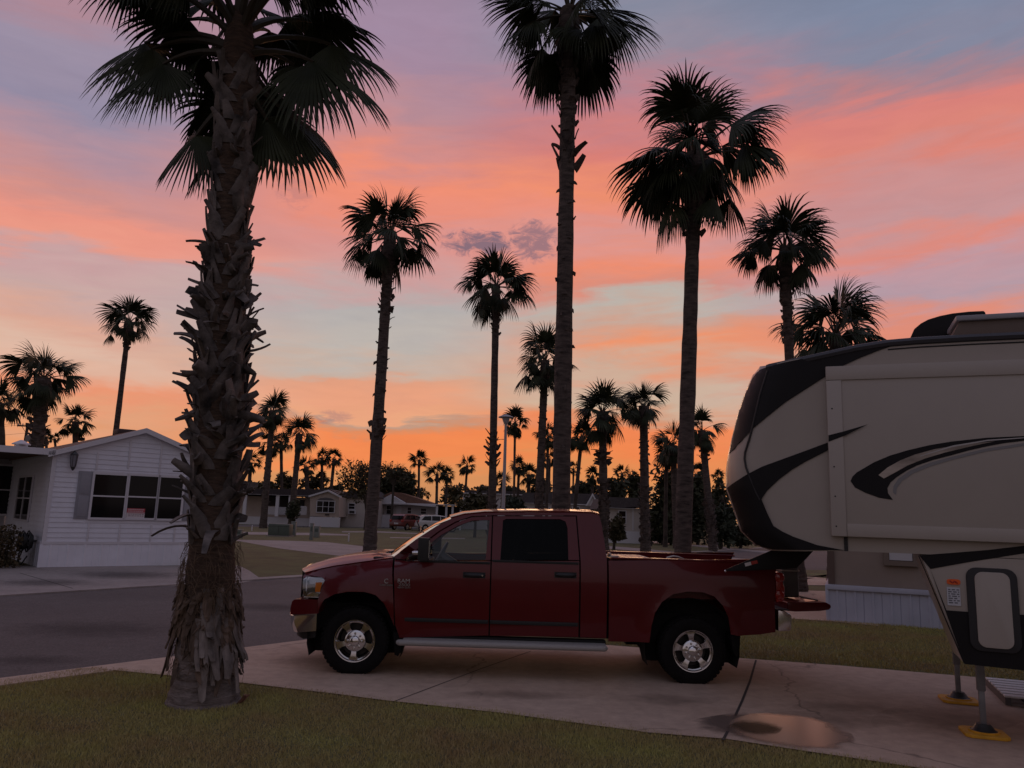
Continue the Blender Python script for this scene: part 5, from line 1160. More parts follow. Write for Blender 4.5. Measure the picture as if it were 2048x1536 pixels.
# long stubs that bend down at the lower end of the shaggy part
for px_, py_, a, ln, out_, cu in ((432, 1055, -2.9, .42, 80, 1.3), (430, 1060, -1.2, .46, 95, 1.6), (452, 1010, -.5, .34, 60, .2), (425, 1030, -2.2, .3, 85, 1.2), (455, 985, -.35, .33, 45, -.2)):
    q = MB(); c, r = axis_at(zpx(py_)); boot(q, c, a, r, ln, .055, radians(out_), cu, rng, thick=.02); q.build('dry_stub', boot_m, near, smooth=True, angle=50)
# skirt of dry bark flaps round the foot
mf = MB()
def flaps(cnt, arange, z0r, lnr, wr, flr, end, seed):
    mb = MB(); rng = random.Random(seed)
    for k in range(cnt):
        a = rng.uniform(*arange); z0 = rng.uniform(zpx(z0r[0]), zpx(z0r[1])); ln = min(rng.uniform(*lnr), z0 - .10); wv = rng.uniform(*wr); n_ = 7; tw_ = rng.uniform(-.25, .25); fl = rng.uniform(*flr); vs = []; cr2 = rng.uniform(-.5, .5)
        for j in range(n_ + 1):
            f_ = j / n_; zz = z0 - ln * f_; c, r = axis_at(zz); aa = a + tw_ * f_ + .03 * sin(5 * f_ + k); rad = Vector((cos(aa), sin(aa), 0)); tan = Vector((-sin(aa), cos(aa), 0))
            rr = r + .012 + .045 * f_ + fl * f_ ** 2 + rng.uniform(-.010, .010); ww = wv * (.75 + .35 * sin(pi * min(1, f_ * 1.2))) * (1 if j < n_ else end) * rng.uniform(.85, 1.1)
            o_ = c + rad * rr; vs.append((o_ - tan * ww + rad * cr2 * .02, o_ + rad * .014 + UP * rng.uniform(-.03, .03) * (j == n_), o_ + tan * ww - rad * cr2 * .02))
        for j in range(n_): mb.add(vs[j] + vs[j + 1], [(0, 1, 4, 3), (1, 2, 5, 4)])
    return mb
brown_flap = mat('brown_husk', (.038, .024, .017), .95, var=.4, vs=7, c2=(.13, .085, .06), bump=.8, bs=45, stretch=(1, 1, .25))
o = flaps(90, (0, 6.28), (1240, 1160), (.12, .36), (.014, .040), (-.01, .03), .5, 5).build('husk_flaps', brown_flap, near, smooth=True, angle=60, solid=-.006, fixn=False); o['kind'] = 'stuff'
o = flaps(34, (0, 6.28), (1320, 1200), (.10, .30), (.012, .03), (.0, .05), .4, 6).build('husk_flaps', brown_flap, near, smooth=True, angle=60, solid=-.006, fixn=False); o['kind'] = 'stuff'
o = flaps(24, (-1.65, .35), (1240, 1165), (.30, .80), (.030, .062), (-.02, .05), .75, 7).build('bark_flaps', skirt_b, near, smooth=True, angle=60, solid=-.007, fixn=False); o['kind'] = 'stuff'
o = flaps(8, (2.7, 4.0), (1230, 1170), (.40, .75), (.018, .04), (.0, .04), .5, 8).build('bark_flaps', brown_flap, near, smooth=True, angle=60, solid=-.007, fixn=False); o['kind'] = 'stuff'
for k in range(520):
    a = rng.uniform(0, 2 * pi); z0 = rng.choice([rng.uniform(zpx(1200), zpx(1155)), rng.uniform(zpx(1330), zpx(1180)), rng.uniform(zpx(1180), zpx(1080))]); c, r = axis_at(z0); pts = []
    d_ = rng.uniform(-1, 1); ln = rng.uniform(.08, .30); u0 = rng.uniform(-.4, .5)
    for j in range(5): f_ = j / 4; aa = a + d_ * .7 * f_; zz = z0 + u0 * ln * f_ - ln * f_ * f_; pts.append(axis_at(zz)[0] + Vector((cos(aa), sin(aa), 0)) * (r + .02 + .07 * f_ * rng.uniform(.4, 1.2)))
    mf.tube(pts, [.0035, .003, .003, .002, .001], 3, cap=False)
o = mf.build('dry_fibres', mat('fibre', (.12, .075, .045), .9, var=.3, vs=5), near, fixn=False); o['kind'] = 'stuff'
mb = MB(); c, r = axis_at(zpx(1172)); pts = [c + Vector((cos(-.25), sin(-.25), 0)) * (r + .03), c + Vector((cos(-.3), sin(-.3), 0)) * (r + .10) + UP * -.02, c + Vector((cos(-.3), sin(-.3), 0)) * (r + .15) + UP * -.16, c + Vector((cos(-.3), sin(-.3), 0)) * (r + .19) + UP * -.30]
mb.tube(pts, [.012, .008, .006, .012], 6); mb.build('hanging_stalk', mat('stalk', (.10, .06, .04), .8), near, smooth=True)
# fronds of the near palm: azimuth (0 right, -90 towards the camera), elevation, stalk, blade, droop, sag, start height (px)
def nf(azd, eld, pl, L, y0, droop=1.0, sag=.6, nseg=46, fold=.6, spread=2.05, gap=.95, roll=None):
    mb = MB(); c, r = axis_at(zpx(y0)); a = radians(azd)
    frond(mb, c + Vector((cos(a), sin(a), 0)) * r * .7, a, radians(eld), pl, L, nseg, rng, spread, droop, sag, .030, 10, 1, fold, gap, roll)
    mb.build('frond', [frond_m, petiole_m], near, fixn=False)
def nfr(q, roll): nf(*q, roll=roll)
for q, rl_ in (((176, 20, .95, 1.0, 95, .9, .9), 1.0), ((186, 6, .75, 1.0, 110, .9, 1.0), .75), ((200, 40, 1.15, .85, 70, 1.1, .9), .4), ((168, 30, 1.2, .9, 90, 1.0, 1.0), .9),
               ((-4, 10, .80, 1.2, 108, .9, .8), -.8), ((10, 26, .95, 1.0, 85, 1.0, .8), -.9), ((-25, 46, 1.15, .9, 50, 1.2, .8), -.3),
               ((14, -22, .55, 1.05, 165, .7, .7), -1.1), ((4, -48, .40, .85, 185, .6, .4), -1.2), ((184, -50, .45, .80, 215, .7, .4), 1.1), ((172, -66, .40, .62, 245, .6, .3), 1.0)): nfr(q, rl_)
for q in ((160, 40, .75, .95, 60, 1.2, .8), (140, 58, .85, .95, 50, 1.1, .7), (60, 52, .8, .95, 50, 1.1, .7), (-60, 58, .8, .9, 40, 1.1, .7), (-120, 56, .8, .9, 45, 1.1, .7), (30, 44, .85, 1.0, 55, 1.2, .8), (150, 18, .55, .95, 90, 1.2, .7), (35, 16, .55, .98, 90, 1.2, .7), (205, 52, .9, .95, 50, 1.2, .8), (-30, 56, .9, .95, 50, 1.2, .8),
          (100, 30, .7, .95, 80, 1.2, .7), (75, 5, .55, .95, 100, 1.2, .7), (125, 0, .55, .95, 110, 1.2, .7), (50, -20, .45, .9, 130, 1.1, .6), (115, -30, .4, .85, 140, 1.0, .5), (80, 50, .7, .95, 60, 1.1, .7), (110, 62, .8, .95, 50, 1.1, .7),
          (-90, 76, .9, .9, 30, 1.0, .5), (90, 80, .9, .9, 30, 1.0, .5), (235, 48, .75, .9, 60, 1.1, .7), (-50, 40, .8, .85, 60, 1.1, .7), (0, 62, .9, 1.0, 45, 1.1, .8), (180, 60, .9, 1.0, 45, 1.1, .8), (185, 74, 1.0, .95, 40, 1.1, .7), (10, 76, 1.0, .95, 40, 1.1, .7)): nf(*q)
# split dry stump at the foot
p = gnd(482, 1408); chip = thing('bark_scrap', 'torn reddish scrap of palm bark lying at the foot of the near palm', 'bark', p)
mb = MB(); boot(mb, Vector((-.06, 0, 0)), -.2, .02, .16, .05, radians(60), -.6, rng, thick=.02); boot(mb, Vector((-.04, .02, 0)), .3, .02, .12, .035, radians(40), .3, rng, thick=.02); mb.build('torn_bark', mat('fresh_bark', (.20, .09, .06), .8, var=.3, vs=20), chip, smooth=True)

# ------------------------------------------------------------------ houses down the road
tanw = mat('tan_siding', (.40, .32, .27), .7, var=.05, vs=1.5); creamw = mat('cream_siding', (.48, .42, .38), .7, var=.05, vs=1.5); greyw = mat('pale_grey_siding', (.50, .46, .46), .7, var=.05, vs=1.5)
dkroof = mat('dark_shingle', (.045, .034, .034), .9, var=.25, vs=6); brroof = mat('red_brown_shingle', (.15, .075, .05), .9, var=.2, vs=5); gyroof = mat('grey_shingle', (.075, .062, .064), .9, var=.22, vs=6)
farwhite = mat('far_white', (.58, .56, .58), .6)
def house_at(name, label, px, py, Y, yaw=0.0, group=None):
    p = at(px, py, Y); p.z = 0; return thing(name, label, 'house', p, yaw, group), Fr(p, yaw)
def hp(fr_, name, pix, y0, y1, mt, parent, bevel=0):
    mb = MB(); mb.prism([fr_.hit(x, y, y0) for x, y in pix], y0, y1); return mb.build(name, mt, parent, bevel=bevel)
def hbox(fr_, name, x0, y0, x1, y1, d0, d1, mt, parent, ground=False):
    (a, c), (b, d) = fr_.hit(x0, y0, d0), fr_.hit(x1, y1, d0); mb = MB(); mb.box(min(a, b), max(a, b), d0, d1, 0 if ground else min(c, d), max(c, d)); return mb.build(name, mt, parent)
def far_win(fr_, x0, y0, x1, y1, parent, cols=2, yl=-.05, rows=2):
    return window(fr_, (x0, y0, x1, y1), parent, yl, .07, rows > 1, farwhite, .06, cols)

# tan house with a porch
h1, F1 = house_at('porch_house', 'tan house with a long white railed porch and arched bay window down the road', 620, 1048, 86)
hbox(F1, 'wall', 448, 990, 620, 1048, 1.6, 9, tanw, h1, True)
hp(F1, 'bay', [(620, 1032), (678, 1034), (678, 994), (655, 981), (620, 990)], 0.0, 8.9, tanw, h1)
hbox(F1, 'skirting', 449, 1031, 619, 1048, 1.2, 1.6, farwhite, h1, True); hbox(F1, 'skirting', 619.5, 1033, 678.5, 1050, -.04, .3, farwhite, h1, True)
hp(F1, 'roof', [(440, 990), (440, 984), (500, 977), (660, 978.5), (684, 993), (684, 996), (656, 982.5), (620, 991.5)], 2.0, 9.4, dkroof, h1)
hbox(F1, 'fascia', 440, 986.5, 619, 992, -.1, .0, farwhite, h1); hbox(F1, 'porch_roof', 440, 986.5, 619, 989, .0, 2.5, dkroof, h1)
hp(F1, 'gable_trim', [(617, 991), (656, 979.5), (682, 992.5), (682, 996), (656, 983), (617, 994.5)], -.25, -.02, farwhite, h1)
for x in (487.5, 552.5, 578): hbox(F1, 'porch_post', x, 990, x + 3, 1033, .02, .22, farwhite, h1)
hbox(F1, 'porch_shade', 533, 993, 551, 1012, 1.55, 1.62, shade, h1); hbox(F1, 'porch_shade', 556, 993, 575, 1030, 1.55, 1.62, shade, h1)  # dark panels paint the shade inside the porch opening
rl = hbox(F1, 'railing', 532, 1012.5, 577, 1014, .05, .12, farwhite, h1)
mb = MB(); (a, c), (b, d) = F1.hit(532, 1013, .05), F1.hit(577, 1030, .05); n_ = 26
for k in range(n_ + 1): x = a + (b - a) * k / n_; mb.box(x - .025, x + .025, .06, .10, d, c)
mb.build('baluster', farwhite, rl)['kind'] = 'stuff'
rl = hbox(F1, 'railing', 596, 1012, 612, 1013.5, .05, .12, farwhite, h1)
mb = MB(); (a, c), (b, d) = F1.hit(596, 1013, .05), F1.hit(612, 1030, .05)
for k in range(11): x = a + (b - a) * k / 10; mb.box(x - .025, x + .025, .06, .10, d, c)
mb.build('baluster', farwhite, rl)['kind'] = 'stuff'
far_win(F1, 635, 1002, 668, 1025, h1, 3); hp(F1, 'window_arch', [(633, 1000.5), (640, 996.5), (651, 995), (662, 996.5), (669, 1000.5)], -.08, -.005, mat('arch_dark', (.09, .08, .085), .6), h1)
hbox(F1, 'door', 600, 1000, 608, 1014, 1.5, 1.6, shade, h1); hbox(F1, 'vent', 650, 1028, 658, 1031, -.06, -.01, shade, h1)
for x in (534, 601): hbox(F1, 'skylight', x, 981, x + 7, 983.5, 2.4, 3.0, farwhite, h1)
# cream house with a window air conditioner, mostly behind the twiggy tree
h2, F2 = house_at('cream_house', 'plain cream house with a window air conditioner behind the twiggy tree', 706, 1050, 90)
hbox(F2, 'wall', 679.5, 994, 752, 1050, 0, 8, creamw, h2, True)
hp(F2, 'roof', [(676, 996), (676, 992), (700, 980), (740, 980), (756, 994), (756, 997)], -.3, 8.3, dkroof, h2)
far_win(F2, 698, 1007, 709, 1018, h2, 1); u = hbox(F2, 'air_conditioner', 697, 1019.5, 710.5, 1028, -.45, .1, farwhite, h2); hbox(F2, 'grille', 699, 1021.5, 708.5, 1026.5, -.48, -.455, shade, u)
# red roofed bungalow
h3, F3 = house_at('red_roof_house', 'low white bungalow with a red brown roof and white gable behind two parked cars', 810, 1049, 95)
hbox(F3, 'wall', 752.5, 1004, 870, 1050, 0, 9, greyw, h3, True)
hp(F3, 'roof', [(740, 1004), (781, 984), (800, 985), (875, 1010), (875, 1013), (809, 1012.5), (808, 1006)], .3, 9.5, brroof, h3)
hp(F3, 'gable', [(750, 1006), (781, 989), (809, 1005), (809, 1006.5)], -1.2, .25, farwhite, h3); hp(F3, 'eave', [(748, 1006), (812, 1006.5), (872, 1012), (872, 1014), (812, 1009), (748, 1008)], -1.4, -.02, farwhite, h3)
hbox(F3, 'porch_rail', 752, 1029, 784, 1047, -1.2, -1.1, farwhite, h3, True)
far_win(F3, 774, 1011, 783.5, 1028, h3, 1); far_win(F3, 815.5, 1015, 822, 1027, h3, 1); far_win(F3, 842, 1017, 852, 1028, h3, 1)
hbox(F3, 'door', 793, 1012, 801, 1046, -.08, 0, farwhite, h3)
# carport
cpn, F4 = house_at('carport', 'flat white edged carport with slim posts beside the red roofed bungalow', 897, 1030, 92); cpn['category'] = 'carport'
hbox(F4, 'roof', 870, 1008, 924, 1011.5, 0, 7, farwhite, cpn); hbox(F4, 'back_wall', 871, 1011.7, 923, 1045, 6, 6.4, shade, cpn, True)  # back wall coloured dark to stand for the shade inside the carport
for x in (872, 891, 903.5, 920): hbox(F4, 'post', x, 1011.6, x + 2.6, 1045, .2, .4, farwhite, cpn, True)
# grey roofed houses behind the pickup cab
h5, F5 = house_at('grey_roof_house', 'white eaved house with a long dark roof behind the street lamp', 955, 1040, 100)
hbox(F5, 'wall', 926, 986, 1035, 1040, .2, 9, greyw, h5, True); hp(F5, 'roof', [(926, 986), (936, 980), (1045, 983), (1045, 987.5)], 0, 9.4, dkroof, h5); hbox(F5, 'fascia', 926, 986.5, 1046, 989, -.2, .0, farwhite, h5)
far_win(F5, 950, 997, 958, 1008, h5, 1)
h6, F6 = house_at('gabled_house', 'grey roofed house with a small white edged gable right of the thickest palm', 1110, 1040, 82)
hbox(F6, 'wall', 1036, 1004.5, 1200, 1046, .2, 9, greyw, h6, True); hp(F6, 'roof', [(1026, 1006), (1050, 985), (1200, 988), (1204, 1009), (1140, 1008.5)], 0, 9.4, gyroof, h6)
hbox(F6, 'fascia', 1028, 1005, 1100, 1008, -.2, -.02, farwhite, h6); hbox(F6, 'fascia', 1139, 1007.5, 1176, 1010.5, -.2, -.02, farwhite, h6)
hp(F6, 'gable', [(1174, 1012), (1185.5, 990), (1197, 1012)], -.4, .2, greyw, h6); hp(F6, 'gable_trim', [(1171, 1012), (1185.5, 986.5), (1199, 1012), (1196, 1012), (1185.5, 992), (1174, 1012)], -.6, -.41, farwhite, h6)
far_win(F6, 1181, 1016, 1196, 1024, h6, 2, -.1, 1); far_win(F6, 1146, 1014, 1158, 1024, h6, 2, -.1, 1)
h7, F7 = house_at('end_house', 'pale house with grey roof and white skirting on the lawn behind the pickup', 1250, 1070, 64)
hbox(F7, 'wall', 1214, 1015, 1281, 1070, 0, 10, creamw, h7, True); hp(F7, 'roof', [(1205, 1017), (1216, 994), (1277, 996), (1285, 1016), (1276, 1016.5), (1272, 1014)], -.3, 10.4, gyroof, h7)
hbox(F7, 'skirting', 1213, 1061, 1282, 1071, -.08, -.01, farwhite, h7, True); hbox(F7, 'corner_board', 1265, 1016, 1267, 1061, -.06, -.01, farwhite, h7)
far_win(F7, 1238, 1022, 1251, 1046, h7, 1); hbox(F7, 'fascia', 1206, 1015.5, 1284, 1017.5, -.35, -.31, farwhite, h7)
# tan house behind the trailer
hA2, hB2 = gnd(1659, 1241), gnd(1872, 1256); y2 = radians(-23.5); F8 = Fr(hA2, y2)
h8 = thing('skirted_house', 'light brown house with white vinyl skirting seen beneath the trailer nose', 'house', hA2, y2)
z8 = F8.hit(1655, 1169)[1]; L8 = 9.0
mb = MB(); mb.prism([(.02, z8 - .01), (L8, z8 - .01), (L8, 3.1), (.02, 3.1)], .02, 6); mb.build('wall', mat('brown_siding', (.30, .235, .195), .7, var=.06, vs=2), h8)
mb = MB(); mb.box(.0, .13, -.02, .02, z8, 3.1); mb.build('corner_board', mat('brown_trim', (.13, .085, .07), .6), h8)
ribbed('skirting', L8, z8 - .06, lambda x, y, z: (x, y, z), mat('blue_white_skirting', (.50, .51, .60), .5, var=.08, vs=1.5), h8, .34, .022)
mb = MB(); mb.box(-.03, L8, -.075, -.0, z8 - .09, z8 + .01); mb.box(-.06, .0, -.06, 6, .0, z8); mb.build('skirting_cap', mat('blue_white_skirting', (.5, .5, .6)), h8, bevel=.006)
window(F8, (1776, 1080, 1826, 1123), h8, .0, .10, False, mat('window_brown', (.20, .15, .12), .6)); 
x0, z1 = F8.hit(1777, 1081, -.03); x1, z0 = F8.hit(1825, 1122, -.03); mb = MB(); mb.box(x0, x1, -.05, -.03, z0, z1); mb.build('blind', farwhite, h8)
mb = MB(); mb.prism([(-.35, 3.1), (L8 + .3, 3.1), (L8 + .3, 3.2), (L8 * .5, 3.5), (-.35, 3.2)], -.35, 6.3); mb.build('roof', gyroof, h8)

# ------------------------------------------------------------------ parked cars far away
def suv(label, paint_, loc, rz):
    c = thing('parked_car', label, 'car', loc, rz, 'cars parked by the red roofed bungalow')
    low = [(-2.25, .42), (-2.3, .62), (-2.22, .95), (-1.2, 1.06), (2.2, 1.08), (2.28, .9), (2.3, .5), (2.15, .38), (1.85, .38), (1.78, .62), (1.52, .76), (1.26, .62), (1.18, .36), (-1.02, .36), (-1.1, .62), (-1.36, .76), (-1.62, .62), (-1.7, .38)]
    mb = MB(); mb.prism(low, -.90, .90); mb.build('body', paint_, c, bevel=.05, segs=2)
    g = [(-1.25, 1.05), (-.55, 1.60), (.2, 1.70), (1.7, 1.66), (2.02, 1.5), (2.22, 1.06)]
    mb = MB(); n_ = len(g); vs = [(x, -.86 + (z - 1.05) * .22, z) for x, z in g] + [(x, .86 - (z - 1.05) * .22, z) for x, z in g]
    mb.add(vs, [tuple(range(n_)), tuple(range(2 * n_ - 1, n_ - 1, -1))] + [(i, (i + 1) % n_, (i + 1) % n_ + n_, i + n_) for i in range(n_)]); mb.build('cabin', paint_, c, bevel=.03)
    for sg in (-1, 1):
        for q in ([(-.98, 1.12), (-.5, 1.52), (-.1, 1.56), (-.1, 1.12)], [(-.02, 1.12), (-.02, 1.57), (.85, 1.58), (.85, 1.12)], [(.93, 1.12), (.93, 1.57), (1.62, 1.53), (1.95, 1.14)]):
            mb = MB(); yq = [sg * (.872 - (z - 1.05) * .22) for _, z in q]; mb.add([(x, y, z) for (x, z), y in zip(q, yq)] + [(x, y - sg * .03, z) for (x, z), y in zip(q, yq)], [(0, 1, 2, 3), (7, 6, 5, 4), (0, 4, 5, 1), (1, 5, 6, 2), (2, 6, 7, 3), (3, 7, 4, 0)]); mb.build('side_window', pane, c)
        mb = MB(); mb.box(2.20, 2.31, min(sg * .62, sg * .88), max(sg * .62, sg * .88), .85, 1.1); mb.build('tail_light', redlens, c, bevel=.01)
        mb = MB(); mb.box(-2.31, -2.18, min(sg * .5, sg * .86), max(sg * .5, sg * .86), .68, .86); mb.build('headlight', refl, c, bevel=.01)
        for xx in (-1.36, 1.52):
            mb = MB(); mb.lathe([(.22, -.10), (.32, -.11), (.345, -.08), (.345, .08), (.32, .11), (.22, .10)], 24, 'y', (xx, sg * .82, .345), close=True); w_ = mb.build('wheel', rubber, c, smooth=True)
            mb = MB(); mb.lathe([(.001, -.09), (.05, -.10), (.10, -.07), (.2, -.09), (.22, -.10), (.22, .10), (.001, .10)], 20, 'y', (xx, sg * .82, .345)); mb.build('rim', alloy, w_, smooth=True)
    mb = MB(); mb.add([(2.075, -.66, 1.50), (2.075, .66, 1.50), (2.235, .72, 1.12), (2.235, -.72, 1.12)], [(0, 1, 2, 3)]); mb.build('rear_window', pane, c, solid=.02)
    mb = MB(); mb.box(2.29, 2.32, -.26, .26, .62, .76); mb.build('licence_plate', farwhite, c)
    mb = MB(); mb.add([(-1.22, -.70, 1.10), (-1.22, .70, 1.10), (-.60, .62, 1.58), (-.60, -.62, 1.58)], [(0, 1, 2, 3)]); mb.build('windscreen', pane, c, solid=.02, fixn=False)
    return c
p = at(817, 1058, 85); p.z = 0; suv('dark red estate car parked tail outwards by the bungalow', mat('maroon_paint', (.12, .012, .014), .3, coat=.6), p, radians(-118))
p = at(875, 1061, 82); p.z = 0; suv('white sport utility car parked beside the dark red one', mat('white_paint', (.56, .53, .52), .3, coat=.6), p, radians(200))

# ------------------------------------------------------------------ leafy trees and shrubs
leafA = mat('leaf_dark', (.026, .026, .012), .8, var=.4, vs=1.4, c2=(.040, .042, .018)); leafB = mat('leaf_olive', (.048, .040, .020), .8, var=.4, vs=1.2, c2=(.065, .055, .022)); leafC = mat('leaf_blue_green', (.024, .034, .020), .8, var=.4, vs=1.2, c2=(.05, .058, .035))
wood = mat('tree_wood', (.05, .038, .03), .9, var=.3, vs=3)
def leafy(name, label, px, Y, x0, x1, ytop, ybot, n, ls, mt, seed, twigs=0, dens=1.0, cat='tree', group=None, trunk_px=None, blobs=9, ybase=None, shape=1.0):
    rng = random.Random(seed); b = at(px, 1050, Y); b.z = 0
    t_ = thing(name, label, cat, b, 0, group); fr_ = Fr(b, 0)
    (a, zt), (c, zb_) = fr_.hit(x0, ytop), fr_.hit(x1, ybot); zb_ = max(zb_, .05); W_ = (c - a) / 2; cx = (a + c) / 2; Hh = (zt - zb_) / 2; cz = (zt + zb_) / 2
    tw_ = (trunk_px or 5) * Y / FPX / 2; mb = MB()
    mb.tube([(0, 0, -.05), (.03, 0, cz * .4), (cx * .3, 0, cz * .8), (cx * .6, 0, cz)], [tw_ * 1.3, tw_, tw_ * .8, tw_ * .5], 8)
    B_ = []
    for k in range(blobs):
        a_ = rng.uniform(0, 6.28); rr = sqrt(rng.random()) * .68; u = rng.uniform(-.62, .66); q = Vector((cx + W_ * rr * cos(a_) * (1 - .25 * abs(u) * shape), W_ * .8 * rr * sin(a_), cz + Hh * u)); B_.append((q, rng.uniform(.30, .52)))
        mb.tube([(cx * .3, 0, cz * .75), ((q.x + cx * .3) / 2, q.y / 2, (q.z + cz * .8) / 2 + .1), q], [tw_ * .5, tw_ * .3, tw_ * .12], 5)
    for k in range(twigs):
        q, s_ = rng.choice(B_); d_ = Vector((rng.gauss(0, 1), rng.gauss(0, 1), abs(rng.gauss(.9, .6)))).normalized(); l_ = rng.uniform(.5, 1.0) * min(W_, Hh) * .75; mb.tube([q, q + d_ * l_ * .5, q + d_ * l_ + Vector((0, 0, .1 * l_))], [.03, .02, .008], 3)
    mb.build('trunk', wood, t_, smooth=True)
    P_ = []; n = int(n * dens * .42)
    for k in range(n):
        q, s_ = rng.choice(B_)
        while True:
            v = Vector((rng.uniform(-1, 1), rng.uniform(-1, 1), rng.uniform(-1, 1)))
            if .25 < v.length < 1: break
        p_ = q + Vector((v.x * W_ * s_ * 1.15, v.y * W_ * s_, v.z * Hh * s_ * 1.2))
        if p_.z < .05: p_.z = rng.uniform(.05, .4)
        P_.append(p_)
    mb = MB(); 
    for p_ in P_:
        e1_ = Vector((rng.gauss(0, 1), rng.gauss(0, 1), rng.gauss(0, .7))).normalized(); e2 = e1_.cross(Vector((rng.gauss(0, 1), rng.gauss(0, 1), rng.gauss(0, 1)))).normalized(); l_ = ls * rng.uniform(.6, 1.4)
        mb.add([p_ - e1_ * l_, p_ + e2 * l_ * .45, p_ + e1_ * l_, p_ - e2 * l_ * .45], [(0, 1, 2, 3)])
    mb.build('crown', mt, t_, fixn=False); return t_
leafy('twiggy_tree', 'wide half bare twiggy tree in front of the cream house', 731, 80, 664, 766, 920, 1012, 3600, .17, leafB, 1, twigs=260, trunk_px=6, blobs=18)
leafy('twiggy_tree', 'sparse twiggy treetop right of the near row palm trunk', 782, 92, 756, 822, 918, 975, 1200, .17, leafB, 2, twigs=130, blobs=9)
leafy('round_tree', 'dense dark round tree behind the red roofed bungalow', 795, 102, 752, 834, 938, 1015, 7000, .36, leafA, 3, blobs=20)
leafy('columnar_shrub', 'upright dense shrub before the porch of the tan house', 583, 72, 567, 600, 1000, 1050, 2600, .16, leafA, 4, cat='shrub', blobs=10)
leafy('leafy_bush', 'broad olive bush hiding the front of the long dark roofed house', 950, 66, 908, 994, 986, 1040, 4200, .2, leafB, 5, cat='bush', blobs=16)
leafy('leafy_bush', 'smaller green bush right behind the lamp post', 1022, 70, 998, 1050, 990, 1038, 2600, .2, leafC, 6, cat='bush', blobs=12)
leafy('small_tree', 'small leaning leafy tree beside the pickup cab corner', 1228, 50, 1214, 1258, 1024, 1084, 2200, .15, leafB, 7, trunk_px=5, blobs=9)
bgt = [('wide bare treetop line left of the columnar palms', 500, 105, 478, 560, 962, 1000, leafB), ('hazy treetop behind the clipped shrub palm', 560, 108, 540, 592, 946, 1000, leafB), ('low treetop under the short fan palm', 618, 112, 592, 660, 952, 1000, leafB), ('dark low treetop left of the twiggy tree', 665, 115, 645, 690, 968, 1000, leafA),
       ('low treetop left of the slender lone palm', 826, 125, 812, 852, 970, 1012, leafB), ('bushy treetop behind the carport', 905, 118, 874, 945, 964, 1012, leafB), ('low treetop right of the carport', 952, 122, 930, 990, 970, 1000, leafB), ('low treetop behind the lamp post', 1020, 120, 985, 1060, 974, 1000, leafA), ('dark treetop left of the thickest palm', 1085, 110, 1055, 1112, 940, 1000, leafA), ('treetop above the little white gable', 1170, 100, 1140, 1208, 960, 1000, leafA), ('treetop above the end house roof', 1235, 88, 1205, 1262, 958, 1005, leafA), ('taller treetop beside the straight rough palm', 1268, 84, 1245, 1292, 944, 1010, leafA)]
for k, (lb, px, Y, a, b, yt, yb, mt) in enumerate(bgt): leafy('background_tree', lb, px, Y, a, b, yt, yb, 1500, .34, mt, 20 + k, twigs=26, blobs=9, group='treetops along the skyline')
hed = [('dense dark hedge tree directly left of the stout palm', 1325, 63, 1290, 1370, 938, 1085, leafA, 6500), ('dense dark hedge tree right of the stout palm', 1395, 66, 1362, 1420, 940, 1085, leafA, 5500), ('tall hedge tree behind the leaning palm', 1430, 70, 1400, 1462, 962, 1085, leafB, 4200), ('low blue green hedge shrub below the trailer nose', 1440, 58, 1418, 1475, 1012, 1092, leafC, 4200), ('hedge tree filling the gap behind the stout palm foot', 1360, 68, 1330, 1392, 1000, 1088, leafA, 4000), ('hedge shrub at the right end under the trailer nose', 1480, 60, 1455, 1530, 1020, 1094, leafA, 3600), ('low hedge shrub left of the straight rough palm foot', 1300, 66, 1285, 1330, 1020, 1084, leafA, 2600)]
for k, (lb, px, Y, a, b, yt, yb, mt, n) in enumerate(hed): leafy('hedge_tree', lb, px, Y, a, b, yt, yb, n, .27, mt, 40 + k, twigs=20, blobs=16, group='dark hedge trees behind the pickup bed')
# clipped hedge by the porch of the white house
c0 = H.hit(20, 1130, -.5); hw_ = H.o + Vector((cos(hy) * (c0[0] - .35) - sin(hy) * -.2, sin(hy) * (c0[0] - .35) + cos(hy) * -.2, 0))
hd = thing('clipped_hedge', 'low rusty green clipped hedge against the porch of the white house', 'hedge', hw_, hy); rng = random.Random(77); mb = MB()
for k in range(9000):
    p_ = Vector((rng.uniform(-2.4, .62), rng.uniform(-.2, 2.2), rng.uniform(.02, 1.16))); e1_ = Vector((rng.gauss(0, 1), rng.gauss(0, 1), rng.gauss(0, 1))).normalized(); e2 = e1_.cross(Vector((rng.gauss(0, 1), rng.gauss(0, 1), rng.gauss(0, 1)))).normalized(); l_ = rng.uniform(.03, .07)
    if p_.z > 1.0 and rng.random() < .5: continue
    mb.add([p_ - e1_ * l_, p_ + e2 * l_ * .5, p_ + e1_ * l_, p_ - e2 * l_ * .5], [(0, 1, 2, 3)])
mb.build('foliage', mat('hedge_leaf', (.035, .028, .010), .8, var=.4, vs=4, c2=(.075, .05, .02)), hd, fixn=False)
mb = MB()
for k in range(8): x = -1.8 + k * .36; mb.tube([(x, 1.0, 0), (x + .05, 1.0, .6)], .02, 5)
mb.build('stems', wood, hd)

